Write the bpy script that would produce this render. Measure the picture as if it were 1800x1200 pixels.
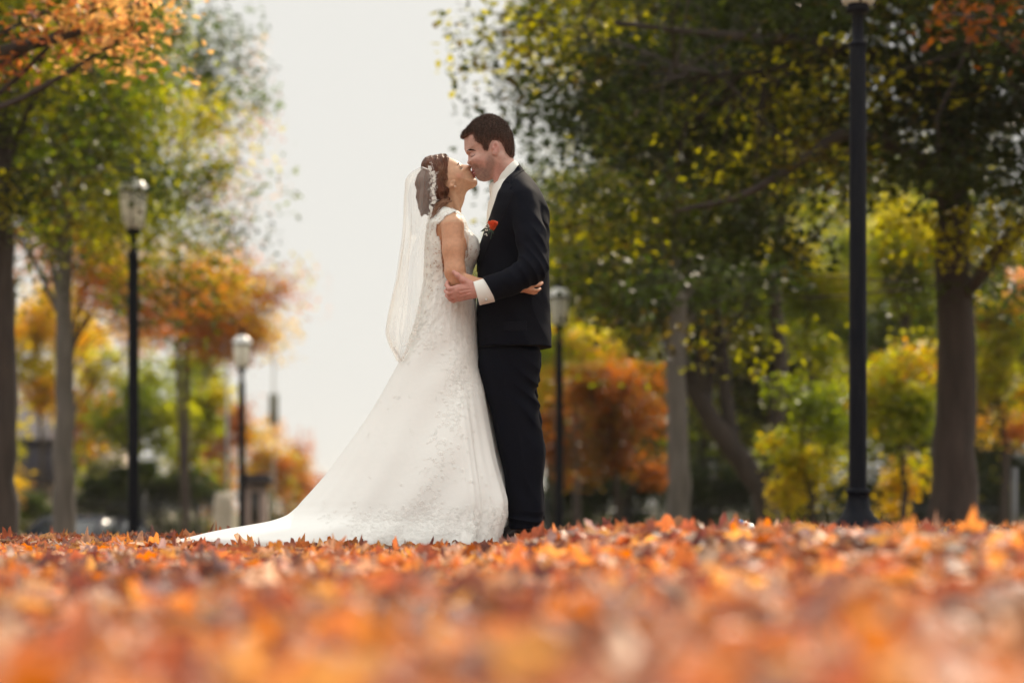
import bpy, math, random
import numpy as np
import openvdb
for o in list(bpy.data.objects): bpy.data.objects.remove(o)
sc = bpy.context.scene
COL = sc.collection
PI = math.pi
R = math.radians
rng = np.random.default_rng(7)

# ------------------------------------------------------------ camera, sky, sun, exposure
CAMZ, FPX, HOR, YC = 0.14, 4250.0, 890.0, 10.6
cam = bpy.data.cameras.new('camera'); camo = bpy.data.objects.new('camera', cam); COL.objects.link(camo)
camo.location = (0, 0, CAMZ); camo.rotation_euler = (R(90), 0, 0)
cam.sensor_width = 36; cam.lens = FPX / 1800 * 36
cam.shift_y = (HOR - 600) / 1800
cam.clip_start = 0.05; cam.clip_end = 3000
cam.dof.use_dof = True; cam.dof.focus_distance = YC - 0.12; cam.dof.aperture_fstop = 1.65
cam.dof.aperture_blades = 0
sc.camera = camo
SUN_EL, SUN_AZ = R(37), R(25)          # azimuth measured from +Y towards +X
w = bpy.data.worlds.new('World'); sc.world = w; w.use_nodes = True
nt = w.node_tree; nt.nodes.clear()
sky = nt.nodes.new('ShaderNodeTexSky'); sky.sky_type = 'NISHITA'; sky.sun_disc = False
sky.sun_elevation = SUN_EL; sky.sun_rotation = SUN_AZ; sky.dust_density = 4.0; sky.air_density = 1.0
bgs = nt.nodes.new('ShaderNodeBackground'); bgs.inputs[1].default_value = 0.10
nt.links.new(sky.outputs[0], bgs.inputs[0])
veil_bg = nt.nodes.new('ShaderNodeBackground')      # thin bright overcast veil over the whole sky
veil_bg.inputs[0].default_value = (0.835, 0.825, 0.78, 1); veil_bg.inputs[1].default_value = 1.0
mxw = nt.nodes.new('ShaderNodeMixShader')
tcw = nt.nodes.new('ShaderNodeTexCoord'); nzw = nt.nodes.new('ShaderNodeTexNoise')
nzw.inputs['Scale'].default_value = 1.3; nzw.inputs['Detail'].default_value = 3
nt.links.new(tcw.outputs['Generated'], nzw.inputs['Vector'])
mpw = nt.nodes.new('ShaderNodeMapRange'); mpw.inputs[1].default_value = .3; mpw.inputs[2].default_value = .7
mpw.inputs[3].default_value = .93; mpw.inputs[4].default_value = 1.0
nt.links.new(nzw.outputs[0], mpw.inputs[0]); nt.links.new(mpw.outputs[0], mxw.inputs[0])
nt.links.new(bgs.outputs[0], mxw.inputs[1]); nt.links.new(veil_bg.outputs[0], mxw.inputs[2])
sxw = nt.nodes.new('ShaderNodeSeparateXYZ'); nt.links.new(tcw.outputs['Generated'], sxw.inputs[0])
mrw = nt.nodes.new('ShaderNodeMapRange'); mrw.interpolation_type = 'SMOOTHSTEP'       # veil made brighter towards the zenith, out of frame, to lift ambient light
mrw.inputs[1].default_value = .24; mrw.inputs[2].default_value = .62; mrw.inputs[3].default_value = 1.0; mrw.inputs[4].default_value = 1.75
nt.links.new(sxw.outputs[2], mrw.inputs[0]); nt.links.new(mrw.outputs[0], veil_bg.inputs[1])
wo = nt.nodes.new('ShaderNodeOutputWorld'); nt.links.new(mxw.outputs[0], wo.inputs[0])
sl = bpy.data.lights.new('sun', 'SUN'); sl.energy = 5.0; sl.angle = R(0.6); sl.color = (1.0, .85, .66)
slo = bpy.data.objects.new('sun', sl); COL.objects.link(slo)
from mathutils import Vector, Matrix
sd = Vector((math.sin(SUN_AZ) * math.cos(SUN_EL), math.cos(SUN_AZ) * math.cos(SUN_EL), math.sin(SUN_EL)))
slo.rotation_euler = sd.to_track_quat('Z', 'Y').to_euler(); slo.location = sd * 60
sc.view_settings.view_transform = 'Standard'; sc.view_settings.look = 'None'
sc.view_settings.exposure = 0.0; sc.view_settings.gamma = 1.0
sc.cycles.use_denoising = True
sc.cycles.max_bounces = 8; sc.cycles.transparent_max_bounces = 16
sc.cycles.diffuse_bounces = 3; sc.cycles.transmission_bounces = 4; sc.cycles.glossy_bounces = 2
sc.cycles.caustics_reflective = False; sc.cycles.caustics_refractive = False

# ------------------------------------------------------------ helpers
def px(u, Y=YC): return (u - 900.0) * Y / FPX
def pz(v, Y=YC): return CAMZ + (HOR - v) * Y / FPX
def P(u, v, Y=YC): return (px(u, Y), Y, pz(v, Y))

def mesh_np(name, V, F, mat, parent=None, smooth=True, col=None, mats=None, midx=None):
    """V (n,3); F (m,k) array or list of arrays with different k"""
    V = np.asarray(V, np.float32)
    Fs = F if isinstance(F, list) else [F]
    Fs = [np.asarray(f, np.int32) for f in Fs if len(f)]
    me = bpy.data.meshes.new(name)
    me.vertices.add(len(V)); me.vertices.foreach_set('co', V.ravel())
    lv = np.concatenate([f.ravel() for f in Fs])
    cnt = np.concatenate([np.full(len(f), f.shape[1], np.int32) for f in Fs])
    st = np.concatenate([[0], np.cumsum(cnt)[:-1]]).astype(np.int32)
    me.loops.add(len(lv)); me.loops.foreach_set('vertex_index', lv)
    me.polygons.add(len(cnt)); me.polygons.foreach_set('loop_start', st)
    if smooth: me.polygons.foreach_set('use_smooth', np.ones(len(cnt), bool))
    if midx is not None: me.polygons.foreach_set('material_index', np.asarray(midx, np.int32))
    me.update(calc_edges=True)
    if col is not None:
        a = me.color_attributes.new('Col', 'FLOAT_COLOR', 'POINT')
        c = np.ones((len(V), 4), np.float32); c[:, :3] = col
        a.data.foreach_set('color', c.ravel())
    for m in (mats or [mat]): me.materials.append(m)
    o = bpy.data.objects.new(name, me); COL.objects.link(o)
    if parent is not None: o.parent = parent
    return o

class MB:
    """collects pieces for one mesh"""
    def __init__(s): s.V = []; s.F = {}; s.n = 0; s.M = {}
    def add(s, V, F, mi=0):
        V = np.asarray(V, float).reshape(-1, 3); F = np.asarray(F, int)
        s.V.append(V); k = F.shape[1]
        s.F.setdefault(k, []).append(F + s.n); s.M.setdefault(k, []).append(np.full(len(F), mi))
        s.n += len(V)
    def tube(s, pts, rad, n=8, cap=True, mi=0, jitter=0.0, flat=None):
        pts = np.asarray(pts, float); m = len(pts)
        rad = np.full(m, rad) if np.isscalar(rad) else np.asarray(rad, float)
        t = np.gradient(pts, axis=0); t /= np.linalg.norm(t, axis=1)[:, None] + 1e-9
        ref = np.array([0, 0, 1.0]) if abs(t[0, 2]) < .9 else np.array([0, 1.0, 0])
        if flat is not None: ref = np.asarray(flat[1], float)
        a = np.linspace(0, 2 * PI, n, endpoint=False)
        V = []
        for i in range(m):
            u = ref - t[i] * np.dot(ref, t[i]); u /= np.linalg.norm(u) + 1e-9; v = np.cross(t[i], u)
            if flat is None: ref = u
            rr = rad[i] * (1 + jitter * np.sin(a * 3 + i * 1.7))
            fu = flat[0] if flat is not None else 1.0
            V.append(pts[i] + np.outer(np.cos(a) * rr * fu, u) + np.outer(np.sin(a) * rr, v))
        V = np.concatenate(V)
        i0 = (np.arange(m - 1)[:, None] * n + np.arange(n)[None]).ravel()
        i1 = (np.arange(m - 1)[:, None] * n + (np.arange(n)[None] + 1) % n).ravel()
        s.add(V, np.stack([i0, i1, i1 + n, i0 + n], 1), mi)
        if cap:
            base = s.n - len(V)
            for r0, c in ((0, pts[0]), ((m - 1) * n, pts[-1])):
                k = s.n; s.V.append(np.array([c])); s.n += 1
                idx = base + r0 + np.arange(n)
                tri = np.stack([idx, np.roll(idx, -1), np.full(n, k)], 1)
                if r0 == 0: tri = tri[:, ::-1]
                s.F.setdefault(3, []).append(tri); s.M.setdefault(3, []).append(np.full(n, mi))
    def lathe(s, prof, c=(0, 0, 0), n=24, mi=0, flute=0, amp=0):
        prof = np.asarray(prof, float); a = np.linspace(0, 2 * PI, n, endpoint=False)
        k = 1 + amp * np.cos(a * flute) if flute else np.ones(n)
        V = np.stack([np.outer(prof[:, 0], np.cos(a) * k), np.outer(prof[:, 0], np.sin(a) * k),
                      np.repeat(prof[:, 1][:, None], n, 1)], 2).reshape(-1, 3) + np.array(c)
        m = len(prof)
        i0 = (np.arange(m - 1)[:, None] * n + np.arange(n)[None]).ravel()
        i1 = (np.arange(m - 1)[:, None] * n + (np.arange(n)[None] + 1) % n).ravel()
        s.add(V, np.stack([i0, i1, i1 + n, i0 + n], 1), mi)
    def box(s, lo, hi, mi=0, M=None):
        x0, y0, z0 = lo; x1, y1, z1 = hi
        V = np.array([(x0, y0, z0), (x1, y0, z0), (x1, y1, z0), (x0, y1, z0), (x0, y0, z1), (x1, y0, z1), (x1, y1, z1), (x0, y1, z1)], float)
        if M is not None: V = V @ np.array(M)[:3, :3].T + np.array(M)[:3, 3]
        s.add(V, [(0, 3, 2, 1), (4, 5, 6, 7), (0, 1, 5, 4), (1, 2, 6, 5), (2, 3, 7, 6), (3, 0, 4, 7)], mi)
    def sphere(s, c, r, n=12, mi=0):
        r = np.ones(3) * r; th = np.linspace(0, PI, n // 2 + 2)
        a = np.linspace(0, 2 * PI, n, endpoint=False)
        V = np.stack([np.outer(np.sin(th), np.cos(a)), np.outer(np.sin(th), np.sin(a)), np.repeat(np.cos(th)[:, None], n, 1)], 2).reshape(-1, 3)
        m = len(th)
        i0 = (np.arange(m - 1)[:, None] * n + np.arange(n)[None]).ravel(); i1 = (np.arange(m - 1)[:, None] * n + (np.arange(n)[None] + 1) % n).ravel()
        s.add(V * r + np.array(c), np.stack([i0, i0 + n, i1 + n, i1], 1), mi)
    def build(s, name, mat, parent=None, smooth=True, mats=None, col=None):
        V = np.concatenate(s.V); Fs = []; M = []
        for k in s.F: Fs.append(np.concatenate(s.F[k])); M.append(np.concatenate(s.M[k]))
        return mesh_np(name, V, Fs, mat, parent, smooth, col, mats, np.concatenate(M) if mats else None)

def empty(name, loc, label=None, cat=None, group=None, rz=0):
    o = bpy.data.objects.new(name, None); COL.objects.link(o); o.location = loc; o.rotation_euler = (0, 0, rz)
    o.empty_display_size = .2
    return tag(o, label, cat, group)
def tag(o, label=None, cat=None, group=None, kind=None):
    if label: o['label'] = label
    if cat: o['category'] = cat
    if group: o['group'] = group
    if kind: o['kind'] = kind
    return o
def copy_tree(o, parent=None):
    c = o.copy(); COL.objects.link(c)
    if parent is not None: c.parent = parent
    for ch in [x for x in bpy.data.objects if x.parent == o]: copy_tree(ch, c)
    return c

# ------------------------------------------------------------ materials
def mat(name, base=(.5, .5, .5), rough=.6, metal=0, spec=.5, sheen=0, sss=0, attr=False, noise=None, bump=None, emit=None, coat=0):
    m = bpy.data.materials.new(name); m.use_nodes = True; t = m.node_tree; b = t.nodes['Principled BSDF']
    b.inputs['Base Color'].default_value = (*base, 1); b.inputs['Roughness'].default_value = rough
    b.inputs['Metallic'].default_value = metal; b.inputs['Specular IOR Level'].default_value = spec
    b.inputs['Sheen Weight'].default_value = sheen; b.inputs['Coat Weight'].default_value = coat
    if sss:
        b.inputs['Subsurface Weight'].default_value = sss; b.inputs['Subsurface Radius'].default_value = (1, .35, .2)
        b.inputs['Subsurface Scale'].default_value = .008
    src = None
    if attr:
        a = t.nodes.new('ShaderNodeAttribute'); a.attribute_name = 'Col'; src = a.outputs['Color']
    tc = t.nodes.new('ShaderNodeTexCoord')
    if noise:   # (scale, amount, stretch)
        n = t.nodes.new('ShaderNodeTexNoise'); n.inputs['Scale'].default_value = noise[0]; n.inputs['Detail'].default_value = 6
        mp = t.nodes.new('ShaderNodeMapping'); mp.inputs['Scale'].default_value = noise[2] if len(noise) > 2 else (1, 1, 1)
        t.links.new(tc.outputs['Object'], mp.inputs[0]); t.links.new(mp.outputs[0], n.inputs['Vector'])
        r = t.nodes.new('ShaderNodeMapRange'); r.inputs[1].default_value = .3; r.inputs[2].default_value = .7
        r.inputs[3].default_value = 1 - noise[1]; r.inputs[4].default_value = 1 + noise[1]
        t.links.new(n.outputs[0], r.inputs[0])
        mx = t.nodes.new('ShaderNodeMix'); mx.data_type = 'RGBA'; mx.blend_type = 'MULTIPLY'; mx.inputs[0].default_value = 1
        if src: t.links.new(src, mx.inputs[6])
        else: mx.inputs[6].default_value = (*base, 1)
        cb = t.nodes.new('ShaderNodeCombineColor')
        for k in range(3): t.links.new(r.outputs[0], cb.inputs[k])
        t.links.new(cb.outputs[0], mx.inputs[7]); src = mx.outputs[2]
    if src: t.links.new(src, b.inputs['Base Color'])
    if bump:    # (scale, strength, dist, stretch)
        n = t.nodes.new('ShaderNodeTexNoise'); n.inputs['Scale'].default_value = bump[0]; n.inputs['Detail'].default_value = 5
        mp = t.nodes.new('ShaderNodeMapping'); mp.inputs['Scale'].default_value = bump[3] if len(bump) > 3 else (1, 1, 1)
        t.links.new(tc.outputs['Object'], mp.inputs[0]); t.links.new(mp.outputs[0], n.inputs['Vector'])
        bp = t.nodes.new('ShaderNodeBump'); bp.inputs['Strength'].default_value = bump[1]; bp.inputs['Distance'].default_value = bump[2]
        t.links.new(n.outputs[0], bp.inputs['Height']); t.links.new(bp.outputs[0], b.inputs['Normal'])
    if emit:
        b.inputs['Emission Color'].default_value = (*emit[0], 1); b.inputs['Emission Strength'].default_value = emit[1]
    return m

def leaf_mat(name, trans=.45, rough=.4, tsat=1.25, spec=.5, tval=1.5, tadd=(0, 0, 0)):
    m = bpy.data.materials.new(name); m.use_nodes = True; t = m.node_tree; b = t.nodes['Principled BSDF']
    a = t.nodes.new('ShaderNodeAttribute'); a.attribute_name = 'Col'
    n = t.nodes.new('ShaderNodeTexNoise'); n.inputs['Scale'].default_value = 35; n.inputs['Detail'].default_value = 4
    tc = t.nodes.new('ShaderNodeTexCoord'); t.links.new(tc.outputs['Object'], n.inputs['Vector'])
    hs = t.nodes.new('ShaderNodeHueSaturation'); t.links.new(a.outputs['Color'], hs.inputs['Color'])
    r = t.nodes.new('ShaderNodeMapRange'); r.inputs[1].default_value = .3; r.inputs[2].default_value = .7; r.inputs[3].default_value = .72; r.inputs[4].default_value = 1.28
    t.links.new(n.outputs[0], r.inputs[0]); t.links.new(r.outputs[0], hs.inputs['Value'])
    b.inputs['Roughness'].default_value = rough; b.inputs['Specular IOR Level'].default_value = spec
    t.links.new(hs.outputs[0], b.inputs['Base Color'])
    tr = t.nodes.new('ShaderNodeBsdfTranslucent')
    h2 = t.nodes.new('ShaderNodeHueSaturation'); h2.inputs['Saturation'].default_value = tsat; h2.inputs['Value'].default_value = tval
    t.links.new(hs.outputs[0], h2.inputs['Color'])
    ad = t.nodes.new('ShaderNodeMix'); ad.data_type = 'RGBA'; ad.blend_type = 'ADD'; ad.inputs[0].default_value = 1; ad.inputs[7].default_value = (*tadd, 1)
    t.links.new(h2.outputs[0], ad.inputs[6]); t.links.new(ad.outputs[2], tr.inputs[0])
    mx = t.nodes.new('ShaderNodeMixShader'); mx.inputs[0].default_value = trans
    t.links.new(b.outputs[0], mx.inputs[1]); t.links.new(tr.outputs[0], mx.inputs[2])
    t.links.new(mx.outputs[0], t.nodes['Material Output'].inputs['Surface'])
    return m

# ------------------------------------------------------------ ground height
def sstep(a, b, x): t = np.clip((x - a) / (b - a), 0, 1); return t * t * (3 - 2 * t)
def vnoise(x, y, s=1.0, seed=0):
    x = np.asarray(x) * s; y = np.asarray(y) * s; r = 0
    for k, (ax, ay, ph) in enumerate(((1.0, .6, .3), (-.7, 1.3, 1.9), (1.9, .4, 4.1), (.5, -2.3, 2.2), (2.7, 1.9, 5.3), (-3.3, 1.4, .7))):
        r = r + np.sin(ax * x + ay * y + ph + seed * 1.37) / (1 + .35 * k)
    return r / 3.2
def ground(x, y):
    x = np.asarray(x, float); y = np.asarray(y, float)
    s0 = 12.3 + 4.5 * sstep(.8, 2.4, x)
    d = np.maximum(y - s0, 0)
    far = -0.0245 * np.where(d < 1.5, d * d / 3.0, d - .75) - .027 * np.maximum(y - 25, 0)
    far = np.maximum(far, -1.8)
    yr = 8.6 - 2.3 * x
    yr = np.clip(yr, 5.6, 9.5)
    ridge = (.078 + .014 * sstep(.9, 1.5, x)) * np.exp(-((y - yr) / 1.25) ** 2) * sstep(-.12, .35, x)
    left = .010 * np.exp(-((y - 11.3) / .8) ** 2) * sstep(.2, -.3, x)
    n = .016 * vnoise(x, y, 3.2) + .013 * vnoise(x, y, 9.1, 3)
    near = 1 - sstep(20, 40, y)
    return -.040 - .022 * sstep(.15, -.15, x) + far + ridge + left + n * near
def catm(p, n):
    p = np.asarray(p, float); t = np.linspace(0, len(p) - 1, n); i = np.clip(t.astype(int), 0, len(p) - 2); f = (t - i)[:, None]
    q = np.concatenate([[2 * p[0] - p[1]], p, [2 * p[-1] - p[-2]]])
    a, b, c, d = q[i], q[i + 1], q[i + 2], q[i + 3]
    return .5 * ((2 * b) + (-a + c) * f + (2 * a - 5 * b + 4 * c - d) * f ** 2 + (-a + 3 * b - 3 * c + d) * f ** 3)
# ------------------------------------------------------------ ground, road, leaf litter
def ground_sheet():
    xs = np.concatenate([-np.geomspace(900, 8, 30), np.linspace(-7.8, 7.8, 160), np.geomspace(8, 900, 30)])
    ys = np.concatenate([np.linspace(-40, -2, 12), np.linspace(-1.5, 22, 240), np.geomspace(22.4, 1500, 60)])
    X, Y = np.meshgrid(xs, ys, indexing='ij')
    Z = ground(X, Y)
    V = np.stack([X, Y, Z], 2).reshape(-1, 3); nx, ny = len(xs), len(ys)
    i = (np.arange(nx - 1)[:, None] * ny + np.arange(ny - 1)[None]).ravel()
    m = bpy.data.materials.new('lawn'); m.use_nodes = True; t = m.node_tree; b = t.nodes['Principled BSDF']
    b.inputs['Roughness'].default_value = .95
    tc = t.nodes.new('ShaderNodeTexCoord'); n = t.nodes.new('ShaderNodeTexNoise'); n.inputs['Scale'].default_value = .6; n.inputs['Detail'].default_value = 12
    n.inputs['Roughness'].default_value = .7
    t.links.new(tc.outputs['Object'], n.inputs['Vector'])
    cr = t.nodes.new('ShaderNodeValToRGB'); e = cr.color_ramp.elements
    e[0].position = .35; e[0].color = (.045, .06, .015, 1); e[1].position = .62; e[1].color = (.17, .065, .02, 1)
    k = e.new(.5); k.color = (.10, .085, .02, 1)
    t.links.new(n.outputs[0], cr.inputs[0]); t.links.new(cr.outputs[0], b.inputs['Base Color'])
    o = mesh_np('ground', V, np.stack([i, i + ny, i + ny + 1, i + 1], 1), m)
    tag(o, kind='structure')
    md = mat('asphalt', (.055, .055, .055), .9, noise=(3, .25))
    rx = np.linspace(-300, 300, 61); ry = np.array([61, 69]); RX, RY = np.meshgrid(rx, ry, indexing='ij')
    V = np.stack([RX, RY, ground(RX, RY * 0 + 70) + .03], 2).reshape(-1, 3)
    i = np.arange(60) * 2
    tag(mesh_np('road', V, np.stack([i, i + 2, i + 3, i + 1], 1), md), kind='structure')
ground_sheet()

LO = np.array([(-90, .62), (-84, .40), (-50, .64), (-20, .70), (-4, .86), (12, .72), (26, .80), (40, .98), (54, .82), (66, .72), (78, .88), (90, 1.02),
               (102, .88), (114, .72), (126, .82), (140, .98), (154, .80), (168, .70), (184, .86), (200, .70), (228, .64), (264, .40)])
def rotm(N, tilt_s, rg):
    yaw = rg.uniform(0, 2 * PI, N); ta = rg.uniform(0, 2 * PI, N); ti = np.abs(rg.normal(0, tilt_s, N))
    k = np.stack([np.cos(ta), np.sin(ta), 0 * ta], 1)
    c, s = np.cos(ti), np.sin(ti)
    K = np.zeros((N, 3, 3)); K[:, 0, 1] = -k[:, 2]; K[:, 0, 2] = k[:, 1]; K[:, 1, 0] = k[:, 2]; K[:, 1, 2] = -k[:, 0]; K[:, 2, 0] = -k[:, 1]; K[:, 2, 1] = k[:, 0]
    I = np.eye(3)[None]; T = I + s[:, None, None] * K + (1 - c)[:, None, None] * (K @ K)
    Z = np.zeros((N, 3, 3)); Z[:, 0, 0] = np.cos(yaw); Z[:, 0, 1] = -np.sin(yaw); Z[:, 1, 0] = np.sin(yaw); Z[:, 1, 1] = np.cos(yaw); Z[:, 2, 2] = 1
    return T @ Z
LITTER = np.array([(.56, .19, .085), (.64, .26, .09), (.70, .36, .13), (.44, .14, .08), (.27, .09, .055), (.50, .28, .18), (.68, .47, .34), (.22, .11, .075), (.62, .19, .045), (.40, .12, .07), (.64, .25, .10)])
LITTER = LITTER * .95 + LITTER.mean(1, keepdims=True) * .06
LPROB = np.array([.17, .15, .12, .10, .08, .08, .07, .06, .08, .04, .05]); LPROB = LPROB / LPROB.sum()
def litter(N, xr, yr, size, tilt, name_rg, lift, clip=None):
    rg = np.random.default_rng(name_rg)
    x = rg.uniform(*xr, N); y = rg.uniform(*yr, N)
    if clip is not None:
        k = clip(x, y, rg); x, y = x[k], y[k]
    N = len(x)
    a = np.radians(LO[:, 0]); r = LO[:, 1]
    rr = r[None] * rg.uniform(.82, 1.15, (N, len(r)))
    ox = np.cos(a)[None] * rr * .95; oy = np.sin(a)[None] * rr
    sz = size * rg.uniform(.55, 1.2, N) * .5
    c1 = rg.normal(-.12, .62, N)[:, None]; c2 = rg.normal(0, .35, N)[:, None]; c3 = rg.normal(0, .2, (N, len(r)))
    fi = rg.uniform(0, PI, N)[:, None]; u_ = ox * np.cos(fi) + oy * np.sin(fi); w_ = -ox * np.sin(fi) + oy * np.cos(fi)
    oz = c1 * u_ ** 2 + c2 * u_ * w_ + c3 * rr * .3; sh_ = 1 / np.sqrt(1 + (1.2 * c1 * u_) ** 2)
    un = u_ * sh_; ox = un * np.cos(fi) - w_ * np.sin(fi); oy = un * np.sin(fi) + w_ * np.cos(fi)
    L = np.zeros((N, len(r) + 1, 3)); L[:, :-1, 0] = ox; L[:, :-1, 1] = oy; L[:, :-1, 2] = oz
    L *= sz[:, None, None]
    M = rotm(N, tilt, rg)
    W = np.einsum('nij,nkj->nki', M, L)
    z = ground(x, y) + lift[0] + (lift[1] - lift[0]) * rg.uniform(0, 1, N) ** 1.3
    low = W[:, :, 2].min(1)
    z = np.maximum(z, ground(x, y) - low * .22)
    W += np.stack([x, y, z], 1)[:, None]
    m = len(r); base = (np.arange(N) * (m + 1))[:, None]
    i = np.arange(m)[None]
    F = np.stack([base + i, base + (i + 1) % m, np.broadcast_to(base + m, (N, m))], 2).reshape(-1, 3)
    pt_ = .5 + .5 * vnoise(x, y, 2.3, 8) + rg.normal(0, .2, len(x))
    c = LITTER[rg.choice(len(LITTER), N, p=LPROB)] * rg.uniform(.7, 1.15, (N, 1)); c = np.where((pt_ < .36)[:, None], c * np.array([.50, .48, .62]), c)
    C = np.repeat(c[:, None], m + 1, 1) * (1 + .12 * rg.normal(0, 1, (N, m + 1, 1)))
    return W.reshape(-1, 3), F, np.clip(C.reshape(-1, 3), 0, .9)
def wedge(x, y, rg): return np.abs(x) < 1.1 + y * .27
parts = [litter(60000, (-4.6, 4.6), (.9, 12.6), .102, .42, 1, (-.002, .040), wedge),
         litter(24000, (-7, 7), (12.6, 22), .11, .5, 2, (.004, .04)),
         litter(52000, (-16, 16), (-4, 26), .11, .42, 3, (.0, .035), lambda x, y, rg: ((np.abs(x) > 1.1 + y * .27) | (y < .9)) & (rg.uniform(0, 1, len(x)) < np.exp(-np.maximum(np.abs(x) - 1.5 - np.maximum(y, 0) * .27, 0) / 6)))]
Vs, Fs, Cs, n0 = [], [], [], 0
for V, F, C in parts: Vs.append(V); Fs.append(F + n0); Cs.append(C); n0 += len(V)
LEAFM = leaf_mat('fallen_leaf', .44, .5, 1.12, .22, 1.6)
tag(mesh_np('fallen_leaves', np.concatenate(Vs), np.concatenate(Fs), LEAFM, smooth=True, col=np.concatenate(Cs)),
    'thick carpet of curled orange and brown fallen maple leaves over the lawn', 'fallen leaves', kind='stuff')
# ------------------------------------------------------------ trees
BARK = mat('bark', (.052, .038, .032), .9, noise=(9, .35, (1, 1, .2)), bump=(24, .9, .02, (1, 1, .18)))
BARKG = mat('bark_grey', (.13, .11, .098), .9, noise=(9, .3, (1, 1, .2)), bump=(24, .9, .02, (1, 1, .18)))
CROWN = leaf_mat('tree_leaf', .55, .42, 1.2, .3, 2.2, (.012, .014, .0))
GREEN = [(.05, .075, .012), (.07, .10, .014), (.11, .14, .017), (.15, .17, .018), (.035, .05, .012), (.24, .23, .025)]
DKGREEN = [(.016, .026, .008), (.022, .032, .009), (.034, .045, .010), (.05, .058, .012), (.07, .052, .015), (.022, .032, .014), (.016, .024, .008), (.03, .036, .010), (.20, .19, .015), (.34, .30, .02)]  # closing yellows stand in for sunlit spots among the dark leaves
YELGREEN = [(.26, .28, .02), (.34, .33, .025), (.18, .20, .02), (.42, .35, .03), (.12, .15, .02)]
YELLOW = [(.42, .30, .035), (.50, .33, .04), (.34, .28, .04), (.45, .22, .03), (.26, .24, .03)]
ORANGE = [(.42, .19, .11), (.48, .26, .15), (.36, .15, .10), (.46, .29, .14), (.28, .12, .06), (.12, .10, .03)]
RUST = [(.36, .13, .05), (.42, .17, .06), (.28, .10, .04), (.38, .22, .07), (.22, .10, .04)]
DRUST = [(.20, .07, .03), (.27, .10, .04), (.15, .055, .025), (.19, .12, .035), (.10, .06, .02), (.31, .12, .045)]
def leaves(cent, per, rad, size, pal, rg, flat=.7, cvar=.25, lay=(1, 1, .75)):
    """leaf faces around cluster centres"""
    nc = len(cent); N = nc * per
    ci = np.repeat(np.arange(nc), per)
    off = np.clip(rg.normal(0, 1, (N, 3)), -1.6, 1.6) * np.array(lay) * rad * .55 * rg.uniform(.5, 1.45, nc)[ci][:, None]
    pos = cent[ci] + off
    s = size * rg.uniform(.6, 1.25, N)
    L = np.array([(-.5, 0, 0), (-.12, -.33, .06), (.5, 0, -.04), (-.12, .33, .06)])[None] * s[:, None, None]
    M = rotm(N, flat, rg)
    W = np.einsum('nij,nkj->nki', M, L) + pos[:, None]
    b = (np.arange(N) * 4)[:, None]
    F = np.concatenate([b + np.array([[0, 1, 2]]), b + np.array([[0, 2, 3]])])
    pal = np.array(pal); pal = pal[np.argsort(pal.sum(1))]; a_, b_, c_ = rg.uniform(0, 6, 3)
    f = .5 + .5 * np.sin(cent[:, 0] * 2.0 + a_ + np.sin(cent[:, 2] * 1.3)) * np.sin(cent[:, 2] * 2.6 + b_) + .22 * np.sin(cent[:, 0] * 4.7 + cent[:, 2] * 3.9 + c_) + rg.normal(0, .13, nc)  # patches of light and dark leaf colour mimic lit and shaded masses
    pc = np.clip((f * len(pal)).astype(int), 0, len(pal) - 1)
    same = rg.uniform(0, 1, N) < .78
    pick = np.where(same, pc[ci], np.clip(pc[ci] + rg.integers(-2, 3, N), 0, len(pal) - 1))
    C = pal[pick] * rg.uniform(1 - cvar, 1 + cvar, (N, 1))
    return W.reshape(-1, 3), F, np.repeat(C, 4, 0)
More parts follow.
